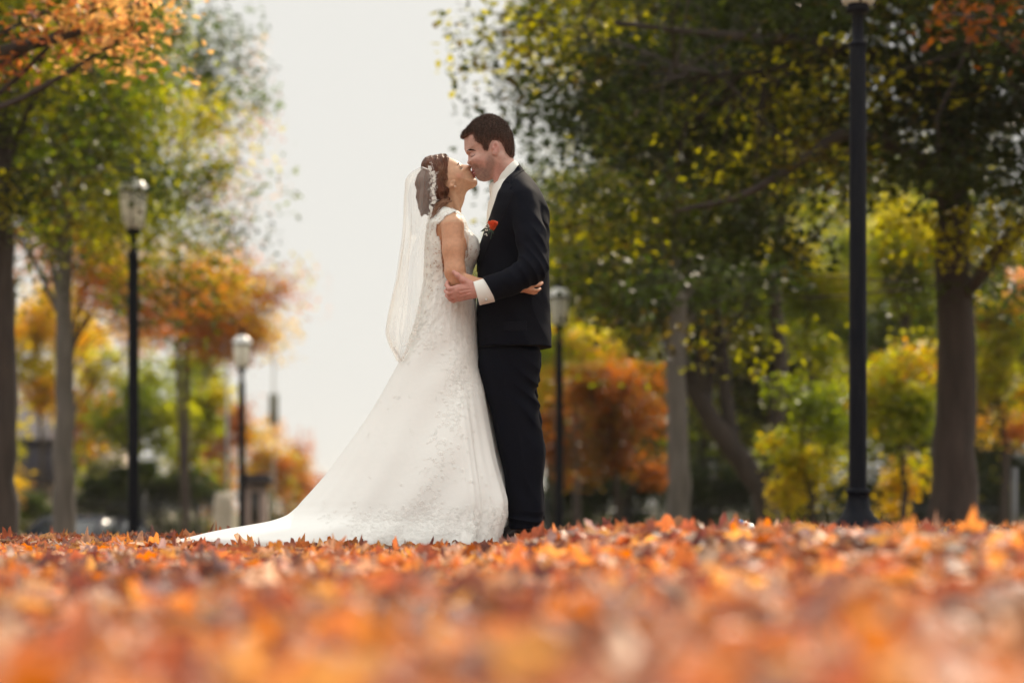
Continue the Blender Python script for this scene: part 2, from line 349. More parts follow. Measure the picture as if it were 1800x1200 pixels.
def tree(name, loc, trunk, cr_c, cr_r, ncl, per, size, pal, seed, label, cat, group=None, r0=.16, bark=BARK, crad=.55,
         limbs=14, shell=.5, gap=.15, lean=None, twig=.6, extra=None, flat=.8, zmin=None, lobes=11, rag=False, lay=(1, 1, .75)):
    """trunk: points relative to loc; crown centre / radii relative to loc"""
    rg = np.random.default_rng(seed)
    root = empty(name, loc, label, cat, group)
    mb = MB(); tp = catm(trunk, 26)
    tp[1:-1, :2] += rg.normal(0, r0 * .12, (24, 2))
    f = np.linspace(0, 1, 26); rad = r0 * (1 - .72 * f) * (1 + .3 * np.exp(-f * 26))
    mb.tube(tp, rad, 14, jitter=.05)
    c = np.array(cr_c, float); r = np.array(cr_r, float)
    d = rg.normal(0, 1, (ncl * 3, 3)); d /= np.linalg.norm(d, axis=1)[:, None]
    q = rg.uniform(0, 1, len(d)) ** shell
    nl = lobes; ld = rg.normal(0, 1, (nl, 3)); ld /= np.linalg.norm(ld, axis=1)[:, None]
    lc_ = ld * rg.uniform(.35, .78, (nl, 1)); lr = rg.uniform(.28, .62, nl); lc_[0] = 0; lr[0] = .62
    if rag: lc_ = ld * rg.uniform(.35, 1.1, (nl, 1)); lr = rg.uniform(.12, .34, nl); lc_[0] = 0; lr[0] = .35
    li_ = rg.choice(nl, len(d), p=lr ** 2 / (lr ** 2).sum())
    pts = c + (lc_[li_] + d * (q * lr[li_])[:, None]) * r
    g = np.sin(pts[:, 0] * 2.1 + seed) * np.sin(pts[:, 1] * 1.9 + 1) * np.sin(pts[:, 2] * 2.6 + 2 * seed)
    ok = g > -1 + 2 * gap * .5 + (rg.uniform(0, 1, len(g)) - .5) * .3
    ok &= np.abs(g + .0) > gap * .35
    if zmin is not None: ok &= pts[:, 2] > zmin
    pts = pts[ok][:ncl]
    if extra is not None: pts = np.concatenate([pts, np.array(extra, float)])
    pu = 900 + FPX * (pts[:, 0] + loc[0]) / (pts[:, 1] + loc[1]); pv = HOR - FPX * (pts[:, 2] + loc[2] - CAMZ) / (pts[:, 1] + loc[1])
    if 19 < loc[1] < 35 and loc[0] > 1:      # natural openings in the big crowns
        hole = np.zeros(len(pts), bool)
        for a_, b_, c_, d_ in ((1425, 490, 92, 165), (1588, 450, 78, 150), (1300, 560, 50, 70), (1180, 360, 30, 40)): hole |= ((pu - a_) / c_) ** 2 + ((pv - b_) / d_) ** 2 < 1
        pts = pts[~hole]
    # limbs
    li = rg.choice(len(pts), min(limbs, len(pts)), replace=False); lp = []
    for k in li:
        e = pts[k]; h = np.clip(.30 + .5 * (e[2] - c[2] + r[2]) / (2 * r[2]) + rg.uniform(-.1, .1), .2, .97)
        s = tp[int(h * 25)]
        m1 = s + (e - s) * .35 + np.array([0, 0, .12 * np.linalg.norm(e - s)]); m2 = s + (e - s) * .7 + rg.normal(0, .12, 3)
        pth = catm([s, m1, m2, e], 12); lp.append(pth)
        mb.tube(pth, np.linspace(r0 * .36 * (1 - .5 * h), .012, 12), 6, cap=False, jitter=.06)
    allp = np.concatenate(lp + [tp[12:]])
    for e in pts:
        if rg.uniform() > twig and e[0] > c[0] - r[0] * .6: continue
        s = allp[np.argmin(((allp - e) ** 2).sum(1))]
        m = (s + e) / 2 + rg.normal(0, .08, 3)
        mb.tube([s, m, e], [.014, .009, .004], 3, cap=False)
    mb.build('trunk', bark, root)
    if loc[1] < 48: per, size = int(per * 2.1), size * .68
    V, F, C = leaves(pts, per, crad, size, pal, rg, flat, lay=lay)
    mesh_np('crown', V, F, CROWN, root, smooth=False, col=C)
    return root
def at(u, Y, dz=0): x = px(u, Y); return (x, Y, float(ground(x, Y)) + dz)
def rel(loc, pts): return [tuple(np.array(p) - np.array(loc)) for p in pts]

OAK = 'tree'
# --- right side
L = at(1675, 22)
def W2(u, v, Y): return np.array([px(u, Y), Y, pz(v, Y)])
tree('oak_tree', L, rel(L, [L, W2(1676, 600, 22), W2(1672, 100, 22), W2(1668, -250, 22), W2(1662, -550, 22)]), (-.5, 0, 5.9), (4.1, 4.0, 4.2),
     640, 62, .13, DKGREEN, 11, 'large dark green tree with the thickest trunk, behind the tallest lamp post', 'tree', r0=.21, limbs=26, crad=.60, gap=.24, lay=(1.35, 1.35, .45),
     extra=[W2(u, v, Y) - np.array(L) for u, v, Y in [(1000, 150, 21), (985, 200, 21.5), (975, 110, 22), (960, 40, 21), (1080, 260, 21), (1150, 380, 21.5), (1010, 330, 22.5),
            (1060, 420, 22), (1280, 420, 21), (1350, 300, 20.5), (1240, 240, 21), (1420, 380, 21), (1130, 100, 21), (1500, 300, 23), (1330, 480, 22.5), (1190, 500, 23),
            (1600, 420, 23.5), (1740, 440, 23), (1780, 520, 24), (1560, 380, 23), (1460, 240, 21), (1110, 180, 20.5), (990, 60, 21.5)] for _ in range(3)] + [W2(u, v, Y) - np.array(L) for u, v, Y in [(1560, 230, 21), (1600, 300, 21.3), (1640, 380, 21), (1570, 420, 21.5), (1620, 500, 22.6), (1550, 520, 23), (1700, 300, 21), (1740, 200, 21.5), (1660, 200, 21), (1620, 120, 21), (1700, 420, 21.2), (1780, 350, 22), (1500, 430, 22), (1440, 520, 23)] for _ in range(5)])
OT = bpy.data.objects['oak_tree']
for pth_, r_ in (([(1672, 190, 22), (1600, 120, 21.2), (1500, 90, 20.6), (1380, 70, 20.2), (1250, 60, 20), (1080, 40, 19.8)], .085), ([(1668, 60, 22), (1610, 20, 21.5), (1520, -20, 21), (1400, -40, 21)], .09),
                 ([(1674, 330, 22), (1600, 270, 21), (1490, 235, 20.4), (1400, 290, 20.2), (1300, 345, 20), (1190, 370, 20)], .075), ([(1680, 210, 22), (1730, 120, 21.5), (1800, 60, 21)], .09)):
    m = MB(); m.tube(catm(rel(L, [W2(*q) for q in pth_]), 22), np.linspace(r_, r_ * .25, 22), 8, jitter=.06); m.build('bough', BARK, OT)
L = at(1190, 30)
tree('straight_tree', L, rel(L, [L, W2(1192, 700, 30), W2(1188, 350, 30), W2(1190, 50, 30), W2(1193, -150, 30)]), (.2, 0, 6.0), (2.6, 2.4, 3.4),
     330, 60, .14, DKGREEN + GREEN + YELGREEN[:1], 12, 'tree with a slim straight grey trunk lit along its right edge, right of the couple', 'tree', r0=.15, bark=BARKG, limbs=16, zmin=2.9)
L = at(1372, 34)
t5 = tree('leaning_tree', L, rel(L, [L, W2(1330, 850, 34), W2(1265, 760, 34), W2(1205, 660, 34), W2(1150, 480, 34), W2(1120, 200, 34), W2(1110, -100, 34)]), (-1.1, 0, 6.0), (3.3, 2.8, 3.9),
     360, 58, .15, GREEN + DKGREEN, 13, 'tree whose brown trunk leans far to the left and forks low down', 'tree', r0=.19, limbs=16, zmin=2.6)
mb = MB()
mb.tube(catm(rel(L, [W2(1290, 790, 34), W2(1275, 690, 34.2), W2(1268, 600, 34.3), W2(1248, 480, 34.4), W2(1235, 350, 34.5)]), 16), np.linspace(.11, .06, 16), 8)
mb.tube(catm(rel(L, [W2(1360, 870, 34), W2(1362, 760, 33.8), W2(1372, 640, 33.7), W2(1362, 500, 33.6), W2(1380, 330, 33.5)]), 16), np.linspace(.13, .07, 16), 8)
mb.build('side_stem', BARK, t5)
def bush(name, u, Y, v0, v1, hw, n, per, size, pal, seed, label, cat, group=None, crad=.4, bark=BARK, hang=.0, gap=.1, tr=.05):
    L = at(u, Y); z0, z1 = pz(v1, Y) - L[2], pz(v0, Y) - L[2]
    zc, rz = (z0 + z1) / 2, (z1 - z0) / 2
    return tree(name, L, [(0, 0, -.05), (.05, 0, zc * .5), (-.05, .05, zc), (0, 0, z1 * .85)], (0, 0, zc), (hw, hw * .9, rz), n, per, size, pal, seed, label, cat, group, r0=tr, limbs=9, crad=crad * .85, gap=gap, bark=bark, rag=True, lobes=22, shell=.6)
bush('sapling', 1418, 27, 670, 915, .56, 50, 52, .10, YELGREEN + YELLOW[:1] + GREEN[2:4], 21, 'bushy bright yellow-green sapling left of the tallest lamp post', 'tree', crad=.28)
bush('sapling', 1582, 29, 560, 890, .50, 70, 60, .11, YELGREEN + YELLOW, 22, 'golden yellow-green sapling right of the tallest lamp post', 'tree', crad=.32)
bush('slender_tree', 1420, 37, 350, 660, .75, 110, 60, .12, YELGREEN, 23, 'slender tree with a bright yellow-green crown high left of the tallest lamp post', 'tree', crad=.34, tr=.08)
bush('slender_tree', 1592, 38, 310, 600, .75, 110, 60, .12, YELGREEN, 24, 'slender tree with a lime green crown between the tallest lamp post and the thick trunk', 'tree', crad=.34, tr=.08)
bush('maple_shrub', 1080, 40, 640, 870, 1.15, 100, 60, .12, DRUST, 25, 'low rusty orange maple between the lamp post and the grey trunk', 'tree', crad=.4, tr=.07)
bush('maple_shrub', 975, 46, 640, 870, .8, 60, 60, .13, DRUST, 26, 'small orange maple just behind the groom and the lamp post beside him', 'tree', crad=.4, tr=.07)
bush('yellow_tree', 1010, 44, 560, 720, .9, 70, 60, .14, YELLOW + YELGREEN, 27, 'yellow and lime leaved tree top above the orange maples', 'tree', crad=.4, tr=.09)
bush('yellow_tree', 1760, 34, 480, 800, .6, 70, 60, .12, YELGREEN + YELLOW + ORANGE[:2], 28, 'yellow-green tree with a few red leaves at the right edge beside the thick trunk', 'tree', crad=.35, tr=.08)
# near orange spray at the top right corner
L = (5.6, 17.5, float(ground(5.6, 17.5)))
tree('maple_tree', L, [(0, 0, -.1), (0, 0, 2.5), (-.1, 0, 5), (-.3, 0, 7)], (-.2, 0, 5.2), (2.4, 2.0, 1.5), 90, 45, .12, DRUST + ORANGE[:2] + DKGREEN[:2], 14,
     'maple at the right edge whose red and orange leaves hang in at the top corner', 'tree', r0=.16, zmin=3.2,
     extra=[W2(u, v, 17.5) - np.array(L) for u, v in [(1700, 30), (1760, 50), (1790, 90), (1740, 10), (1790, 30)]])
# wood behind on the right
K = 0
for (u, Y, top, bot, hw, pal, sd) in [(960, 56, 330, 800, 1.9, GREEN + YELLOW[:1], 31), (1090, 52, 250, 700, 2.2, DKGREEN + GREEN, 32), (1230, 58, 250, 830, 2.3, GREEN + YELGREEN[:4], 33),
                                      (1350, 50, 200, 840, 2.0, DKGREEN + YELGREEN[:3], 34), (1490, 56, 180, 860, 2.4, GREEN + YELGREEN[:3], 35), (1620, 49, 200, 850, 2.0, DKGREEN + GREEN, 36),
                                      (1750, 54, 150, 860, 2.4, DKGREEN, 37), (1900, 50, 150, 860, 2.4, DKGREEN, 38), (2060, 52, 120, 860, 2.4, GREEN, 39)]:
    nm = ['leftmost in', 'second from left in', 'third from left in', 'fourth from left in', 'behind the tallest lamp in', 'left of the thick trunk in', 'right of the thick trunk in', 'near the right edge in', 'rightmost in'][K]
    L = at(u, Y); z0, z1 = pz(bot, Y) - L[2], pz(top, Y) - L[2]
    tree('woodland_tree', L, [(0, 0, -.1), (.1, 0, z1 * .4), (-.1, 0, z1 * .7), (0, 0, z1 * .95)], (0, 0, (z0 + z1) / 2), (hw, 2.2, (z1 - z0) / 2), 260, 42, .21, pal, sd,
         'dark green tree ' + nm + ' the far row right of the couple', 'tree', 'trees closing the view behind the lamps on the right', r0=.15, crad=.7, limbs=10, gap=.05)
    K += 1
for (u, Y, top, bot, hw, pal, sd, lab) in [(1010, 68, 520, 915, 1.5, GREEN + YELLOW[:2], 131, 'green and gold tree far behind the rusty maples beside the groom'), (1120, 70, 520, 915, 1.6, DKGREEN, 132, 'far dark tree filling the gap left of the grey trunk'), (1235, 67, 540, 915, 1.5, GREEN, 133, 'far green tree filling the gap between grey and leaning trunks'),
                                           (1335, 71, 520, 915, 1.6, DKGREEN + GREEN, 134, 'far tree filling the gap behind the leaning trunk'), (1450, 69, 540, 915, 1.6, GREEN + YELGREEN[:2], 135, 'far tree filling the gap left of the tallest lamp'), (1580, 67, 500, 915, 1.7, DKGREEN, 136, 'far tree filling the gap right of the tallest lamp'), (1740, 69, 480, 915, 1.8, DKGREEN + GREEN, 137, 'far tree filling the gap right of the thick trunk')]:
    L = at(u, Y); z0, z1 = pz(bot, Y) - L[2], pz(top, Y) - L[2]
    tree('woodland_tree', L, [(0, 0, -.1), (.1, 0, z1 * .5), (0, 0, z1 * .9)], (0, 0, (z0 + z1) / 2), (hw, 1.4, (z1 - z0) / 2), 170, 42, .24, pal, sd, lab, 'tree', 'trees closing the view behind the lamps on the right', r0=.12, crad=.7, limbs=8, gap=.03)
# --- left side
L = at(113, 30)
tree('oak_tree', L, rel(L, [L, W2(114, 750, 30), W2(112, 500, 30), W2(118, 100, 30), W2(120, -120, 30)]), (.0, 0, 6.0), (2.1, 2.1, 3.2),
     350, 60, .13, GREEN + DKGREEN[3:] + YELGREEN, 41, 'green tree with a grey trunk just left of the left lamp post', 'tree', r0=.15, bark=BARKG, limbs=14, zmin=2.85, gap=.2)
L = at(3, 24)
tree('oak_tree', L, rel(L, [L, W2(6, 700, 24), W2(4, 400, 24), W2(0, 0, 24), W2(0, -200, 24)]), (-.1, 0, 4.9), (2.0, 2.0, 2.7),
     270, 60, .12, GREEN + YELGREEN[:4] + DKGREEN, 42, 'green leaved tree at the left edge, its trunk cut by the edge of the picture', 'tree', r0=.16, limbs=12, zmin=2.0, gap=.2)
L = at(236, 33)
tree('oak_tree', L, rel(L, [L, W2(236, 700, 33), W2(240, 400, 33), W2(262, 0, 33), W2(268, -120, 33)]), (.02, 0, 6.2), (1.35, 1.6, 3.1),
     150, 60, .13, GREEN + DKGREEN[:4] + YELGREEN, 43, 'green leaved tree behind the lantern of the left lamp post, bordering the white sky', 'tree', r0=.055, limbs=10, zmin=3.4, gap=.25)
L = (-6.3, 17, float(ground(-6.3, 17)))
o = tree('maple_tree', L, [(0, 0, -.1), (0, 0, 2.2), (.2, 0, 4.6), (.3, 0, 7)], (.6, 0, 6.4), (2.4, 2.2, 2.2), 120, 48, .12, ORANGE + DKGREEN[:1], 44,
     'maple with bright orange leaves and a dark bough at the top left corner', 'tree', r0=.15, zmin=3.75, crad=.4,
     extra=[W2(u, v, 17) - np.array(L) for u, v in [(30, 30), (80, 20), (140, 30), (200, 45), (235, 55), (20, 110), (180, 10), (245, 20), (210, 75), (0, 50), (100, 40), (150, 60)]])
mb = MB(); mb.tube(catm(rel(L, [W2(-240, 220, 17), W2(-80, 125, 17), W2(20, 88, 17), W2(100, 68, 17), W2(180, 45, 17)]), 14), np.linspace(.075, .02, 14), 8)
mb.build('bough', BARK, o)
L = at(327, 45)
tree('rust_tree', L, rel(L, [L, W2(328, 700, 45), W2(326, 560, 45), W2(330, 420, 45)]), (.55, 0, 5.1), (1.75, 1.6, 1.05), 150, 60, .13, RUST + YELLOW[:3], 45,
     'thin trunked tree with a wide flat crown of rusty leaves against the sky', 'tree', r0=.07, limbs=12, gap=.1)
L = at(122, 40)
tree('rust_tree', L, rel(L, [L, W2(124, 700, 40), W2(135, 560, 40), W2(170, 420, 40)]), (.6, 0, 5.0), (2.1, 1.5, .9), 90, 50, .13, RUST + YELLOW[:2], 46,
     'tree with tan and orange leaves spreading behind the left lamp post', 'tree', r0=.06, limbs=12, gap=.2)
L = at(330, 42)
tree('sparse_tree', L, rel(L, [L, W2(310, 500, 42), W2(330, 200, 42), W2(380, -50, 42)]), (.55, 0, 8.0), (1.1, 1.2, 2.6), 70, 10, .11, RUST + ORANGE, 47,
     'nearly bare tree with a few pale orange leaves on twigs against the sky', 'tree', r0=.05, limbs=22, gap=.3, crad=.4, twig=1)
for (u, Y, v0, v1, hw, pal, sd, lab) in [
    (70, 56, 480, 770, 1.5, YELLOW, 51, 'golden yellow tree between the two trunks at the left'),
    (240, 54, 590, 880, 1.25, YELGREEN[:3] + GREEN[2:4], 52, 'round green-yellow tree behind the left lamp post'),
    (345, 58, 600, 860, .75, YELGREEN, 53, 'bright lime yellow tree beside the thin trunk on the left'),
    (160, 60, 500, 800, 1.2, YELLOW + RUST[:1], 54, 'tan and gold tree left of the nearest left lamp post, far back'),
    (395, 70, 610, 930, 1.1, RUST + YELLOW[:2], 55, 'brown and orange tree left of the farthest lamp post'),
    (470, 85, 730, 935, 1.3, YELLOW + RUST, 56, 'distant yellow and brown tree just right of the farthest lamp post'),
    (525, 100, 765, 935, 1.0, RUST + YELLOW[:1], 57, 'distant rusty tree lowest against the sky, above the train of the dress'),
    (580, 130, 840, 925, 1.3, ORANGE + RUST, 58, 'far low orange tree just above the slope of the train'),
    (-60, 50, 400, 860, 1.8, YELLOW + GREEN[:2], 59, 'yellow and green tree at the far left, mostly beyond the picture edge')]:
    bush('far_tree', u, Y, v0, v1, hw, 110, 48, .16, pal, sd, lab, 'tree', 'autumn trees across the street on the left', crad=.5, tr=.07, gap=.05)
# ------------------------------------------------------------ street lamps
LBLK = mat('black_paint', (.004, .005, .010), .45, spec=.09, noise=(30, .15), bump=(120, .15, .002))
LGLS = bpy.data.materials.new('frosted_panel'); LGLS.use_nodes = True
t_ = LGLS.node_tree; b_ = t_.nodes['Principled BSDF']; b_.inputs['Base Color'].default_value = (.96, .945, .90, 1); b_.inputs['Roughness'].default_value = .35
tr_ = t_.nodes.new('ShaderNodeBsdfTranslucent'); tr_.inputs[0].default_value = (.97, .94, .86, 1)
mx_ = t_.nodes.new('ShaderNodeMixShader'); mx_.inputs[0].default_value = .5
t_.links.new(b_.outputs[0], mx_.inputs[1]); t_.links.new(tr_.outputs[0], mx_.inputs[2]); t_.links.new(mx_.outputs[0], t_.nodes['Material Output'].inputs[0])
LDOME = mat('dome_metal', (.86, .85, .83), .3, spec=.6, noise=(12, .06))
LRED = mat('red_photocell', (.45, .02, .04), .4)
def lamp(x, Y, gb, label):
    z = pz(gb, Y) - 3.33
    r = empty('street_lamp', (x, Y, z), label, 'street lamp', 'black street lamps with white lanterns')
    zb = 3.33
    m = MB(); m.lathe([(0, -.25), (.145, -.25), (.145, .015), (.135, .022), (.13, .035), (.105, .06), (.082, .10), (.070, .15), (.066, .19), (.075, .2), (.078, .212), (.072, .225), (.06, .232)], n=32)
    m.build('base', LBLK, r)
    m = MB(); m.lathe([(.056, .225), (.055, 1.0), (.052, 3.05), (.051, 3.06), (.058, 3.065), (.058, 3.08), (.044, 3.09), (.037, 3.10), (.037, 3.27), (.05, 3.28)], n=48, flute=12, amp=.035)
    m.build('pole', LBLK, r)
    m = MB(); m.lathe([(.04, 3.27), (.072, 3.275), (.076, 3.30), (.07, 3.32), (.055, 3.35), (.03, 3.40), (.016, 3.44), (.011, 3.47), (0, 3.48)], n=24)
    m.build('lantern_holder', LBLK, r)
    m = MB(); m.lathe([(.05, zb + .0), (.100, zb + .005), (.108, zb + .02), (.139, zb + .365), (.135, zb + .37)], n=32)
    m.build('lantern_globe', LGLS, r)
    m = MB()
    for k in range(4):
        a = k * PI / 2 + .02 - PI / 2
        m.tube([(.102 * math.cos(a), .102 * math.sin(a), zb - .01), (.110 * math.cos(a), .110 * math.sin(a), zb + .03), (.139 * math.cos(a), .139 * math.sin(a), zb + .375)], .0075, 6)
    m.lathe([(.135, zb + .362), (.166, zb + .366), (.17, zb + .378), (.168, zb + .392), (.14, zb + .394)], n=32)
    m.build('lantern_frame', LBLK, r)
    m = MB(); m.lathe([(.160, zb + .393), (.154, zb + .405), (.138, zb + .44), (.11, zb + .475), (.075, zb + .50), (.04, zb + .51), (0, zb + .512)], n=32)
    m.build('dome', LDOME, r)
    m = MB(); m.lathe([(.045, zb + .505), (.048, zb + .52), (.042, zb + .545), (.03, zb + .57), (.022, zb + .60), (.028, zb + .615), (.02, zb + .635), (.004, zb + .67), (0, zb + .675)], n=20)
    m.build('finial', LBLK, r)
    return r
lamp(px(1508, 15.5), 15.5, 8, 'tallest black street lamp on the right, its flared base standing just behind the leaves')
lamp(px(234.5, 24.7), 24.7, 402, 'black street lamp on the left whose lantern hangs in front of green leaves')
lamp(px(983, 32.5), 32.5, 572, 'black street lamp just behind the groom\'s back, with its lantern at his hip')
lamp(px(425, 38.6), 38.6, 646, 'smallest, farthest black street lamp, beside the pale stone post')

# ------------------------------------------------------------ fence, pillars, hedge, car, house, signals
STONE = mat('pale_stone', (.46, .40, .32), .85, noise=(14, .2), bump=(40, .5, .01))
STONE2 = mat('pink_stone', (.30, .22, .19), .85, noise=(14, .2), bump=(40, .5, .01))
DARK = mat('dark_iron', (.012, .012, .013), .5)
L = at(393, 44); o = empty('stone_post', L, 'short pale stone post with a rounded top in the leaves left of the farthest lamp', 'post')
m = MB(); hh = pz(864, 44) - L[2]
m.lathe([(0, -.1), (.21, -.1), (.21, .3), (.19, .34), (.185, hh - .25), (.17, hh - .1), (.11, hh - .02), (0, hh)], n=16)
m.build('shaft', STONE, o)
L = at(450, 46); hh = pz(832, 46) - L[2]
o = empty('gate_pillar', L, 'square pinkish stone gate pillar with a dark cap right behind the farthest lamp', 'pillar')
m = MB(); m.box((-.2, -.2, -.1), (.2, .2, hh - .2)); m.box((-.24, -.24, -.1), (.24, .24, .25)); m.build('shaft', STONE2, o, smooth=False)
m = MB(); m.box((-.32, -.32, hh - .2), (.32, .32, hh - .1)); m.box((-.26, -.26, hh - .1), (.26, .26, hh)); m.build('cap', mat('cap_stone', (.045, .035, .04), .8), o, smooth=False)
m = MB(); m.box((-.07, -.215, hh - .95), (.07, -.2, hh - .35)); m.build('plaque', DARK, o, smooth=False)
def fence(u0, u1, Y, vt, label, step=.16):
    x0, x1 = px(u0, Y), px(u1, Y); xc = (x0 + x1) / 2; g = float(ground(xc, Y)); h = pz(vt, Y) - g
    r = empty('iron_fence', (xc, Y, g), label, 'fence')
    for zz in (h - .14, .18): m = MB(); m.box((x0 - xc, -.02, zz), (x1 - xc, .02, zz + .05)); m.build('rail', DARK, r, smooth=False)
    m = MB(); n = int((x1 - x0) / step)
    for k in range(n):
        x = x0 - xc + (k + .5) * step
        m.box((x - .011, -.011, 0), (x + .011, .011, h)); m.tube([(x, 0, h), (x, 0, h + .04), (x, 0, h + .09)], [.012, .02, .002], 5)
    m.build('pickets', DARK, r, smooth=False)
    k = max(2, int((x1 - x0) / 2.6))
    for i in range(k + 1):
        x = x0 - xc + (x1 - x0) * i / k
        m = MB(); m.box((x - .04, -.045, -.1), (x + .04, .045, h + .1)); m.sphere((x, 0, h + .14), .05, 8); m.build('post', DARK, r, smooth=False)
fence(128, 378, 50.5, 880, 'black iron picket fence under the dark hedge behind the left lamp post')
fence(960, 1420, 50, 890, 'black iron fence in the shade behind the grey trunk and the leaning trunk')
fence(1500, 1900, 46, 885, 'black iron fence in the shade behind the thick trunk at the right')
bush('hedge_shrub', 195, 53, 815, 915, .9, 130, 55, .09, DKGREEN[:4], 61, 'dark green hedge bush just left of the left lamp post', 'shrub', 'dark shrubs along the left fence', crad=.3)
bush('hedge_shrub', 275, 53, 815, 915, .9, 130, 55, .09, DKGREEN[:4] + GREEN[:2], 62, 'dark green hedge bush just right of the left lamp post', 'shrub', 'dark shrubs along the left fence', crad=.3)
bush('hedge_shrub', 345, 53, 808, 915, .7, 110, 55, .09, DKGREEN[:3] + GREEN[:2], 63, 'dark green hedge bush left of the pale stone post', 'shrub', 'dark shrubs along the left fence', crad=.3)
bush('garden_shrub', 60, 53, 868, 930, .5, 60, 50, .08, GREEN + YELGREEN[:1], 64, 'rounded light green shrub between the two trunks at the left, above the parked car', 'shrub', crad=.25)
for i, (u, Y, v0, hw, lab) in enumerate([(1010, 50.6, 800, 1.0, 'dark shrub at the foot of the lamp beside the groom'), (1110, 52, 790, 1.1, 'dark shrub under the rusty orange maple'), (1250, 51, 800, 1.1, 'dark shrub between the grey trunk and the leaning trunk'),
                                         (1400, 52, 830, 1.0, 'dark shrub behind the foot of the leaning trunk'), (1540, 49, 830, 1.1, 'dark shrub behind the base of the tallest lamp'), (1660, 48, 800, 1.0, 'dark shrub behind the foot of the thick trunk'), (1780, 49, 790, 1.2, 'dark shrub at the right edge behind the sign post')]):
    bush('dark_shrub', u, Y, v0, 925, hw, 110, 45, .13, [(.014, .024, .012), (.02, .032, .012), (.03, .04, .012)], 70 + i, lab, 'shrub', 'dark shrubs along the right fence', crad=.4)
def hedge(u0, u1, Y, vt, label, seed):
    xm = px((u0 + u1) / 2, Y); hw = (px(u1, Y) - px(u0, Y)) / 2; L = (xm, Y, float(ground(xm, Y))); top = pz(vt, Y) - L[2]
    rg = np.random.default_rng(seed); n = int(hw * 95); c = np.stack([rg.uniform(-hw, hw, n), rg.normal(0, .35, n), rg.uniform(.05, 1, n) ** .8 * top], 1); c[:, 2] *= .86 + .22 * np.sin(c[:, 0] * 1.7 + seed)
    r = empty('hedge', L, label, 'hedge'); m = MB()
    for k in range(int(hw * 2)): x = -hw + k + .5; m.tube([(x, 0, -.1), (x + .1, 0, top * .4), (x, .1, top * .8)], [.03, .02, .008], 5)
    m.build('stems', BARK, r); V, F, C = leaves(c, 46, .42, .13, [(.014, .024, .010), (.02, .032, .010), (.035, .045, .012), (.05, .055, .014)], rg, .8); mesh_np('foliage', V, F, CROWN, r, smooth=False, col=C)
hedge(930, 1960, 57, 770, 'long dark hedge closing the view at ground level right of the couple', 90)
hedge(132, 385, 57, 845, 'low dark hedge behind the fence and trunks at the left', 91)
hedge(440, 640, 66, 872, 'short dark hedge in the distance right of the farthest lamp', 92)
# house
L = at(70, 78); z0 = L[2]
o = empty('house', L, 'low house with pale walls and a dark wing, seen between the two left trunks', 'house')
PW = mat('pale_wall', (.62, .50, .40), .8, noise=(4, .1)); DW = mat('dark_siding', (.035, .033, .055), .7, noise=(8, .2, (1, 1, 6)))
def uz(v): return pz(v, 78) - z0
def ux(u): return px(u, 78) - L[0]
m = MB(); m.box((ux(-140), .0, -.2), (ux(190), 6, uz(775))); m.build('wall', PW, o, smooth=False)
m = MB(); m.box((ux(32), -1.2, uz(850)), (ux(110), -.004, uz(772))); m.box((ux(34), -.9, -.1), (ux(37), -.8, uz(850))); m.box((ux(106), -.9, -.1), (ux(109), -.8, uz(850))); m.build('bay', DW, o, smooth=False)
m = MB(); V = [(ux(-150), -1.6, uz(773)), (ux(200), -1.6, uz(773)), (ux(200), 7, uz(773)), (ux(-150), 7, uz(773)), (ux(-140), 2.8, uz(700)), (ux(190), 2.8, uz(700))]
m.add(V, [(0, 1, 5, 4), (2, 3, 4, 5)]); m.add(V, [(0, 4, 3), (1, 2, 5)]); m.add(V, [(0, 3, 2, 1)]); m.build('roof', mat('shingle', (.06, .05, .055), .9, noise=(10, .3)), o, smooth=False)
for u in (130, 155, -20, -70):
    m = MB(); m.box((ux(u), -.05, uz(830)), (ux(u + 14), .02, uz(795))); w_ = m.build('window', mat('window_frame', (.6, .58, .55), .6), o, smooth=False)
    m = MB(); m.box((ux(u + 1.5), -.06, uz(828)), (ux(u + 12.5), -.052, uz(797))); m.build('pane', mat('window_glass', (.03, .035, .05), .1, spec=.8), w_, smooth=False)
# lawn of the house: pale dry grass bank
V = [(px(-200, 76), 71, -1.75), (px(112, 76), 71, -1.75), (px(112, 76), 77.5, .55), (px(-200, 76), 77.5, .55), (px(112, 76), 77.6, -1.9), (px(-200, 76), 77.6, -1.9)]
tag(mesh_np('grass_bank', V, [np.array([(0, 1, 2, 3), (3, 2, 4, 5)])], mat('dry_grass', (.50, .42, .24), .95, noise=(2, .3)), smooth=False), kind='structure')
# car
L = (px(142, 47), 47, float(ground(px(142, 47), 47)) - .01)
o = empty('parked_car', L, 'dark blue parked car with a glinting windscreen behind the left tree trunks', 'car', rz=R(72))
CP = mat('car_paint', (.012, .018, .045), .3, spec=.3, coat=.2); GL = mat('car_glass', (.02, .025, .03), .12, spec=.5); RB = mat('rubber', (.015, .015, .015), .8); HL = mat('lamp_lens', (.7, .7, .72), .15, spec=.8); CH = mat('rim_metal', (.5, .5, .52), .3, metal=.9)
prof = [(-2.2, .35, .62, .78), (-2.1, .28, .72, .84), (-1.5, .25, .84, .88), (-.9, .22, .93, .9), (-.2, .22, .96, .9), (.6, .22, .96, .9), (1.4, .25, .98, .88), (2.0, .3, .95, .84), (2.2, .4, .8, .76)]
m = MB(); V = []
for x, z0_, z1_, hw in prof:
    V += [(x, -hw + .06, z0_), (x, -hw, z0_ + .15), (x, -hw, (z0_ + z1_) / 2 + .05), (x, -hw + .1, z1_), (x, hw - .1, z1_), (x, hw, (z0_ + z1_) / 2 + .05), (x, hw, z0_ + .15), (x, hw - .06, z0_)]
F = [(i * 8 + k, i * 8 + (k + 1) % 8, i * 8 + 8 + (k + 1) % 8, i * 8 + 8 + k) for i in range(8) for k in range(8)]
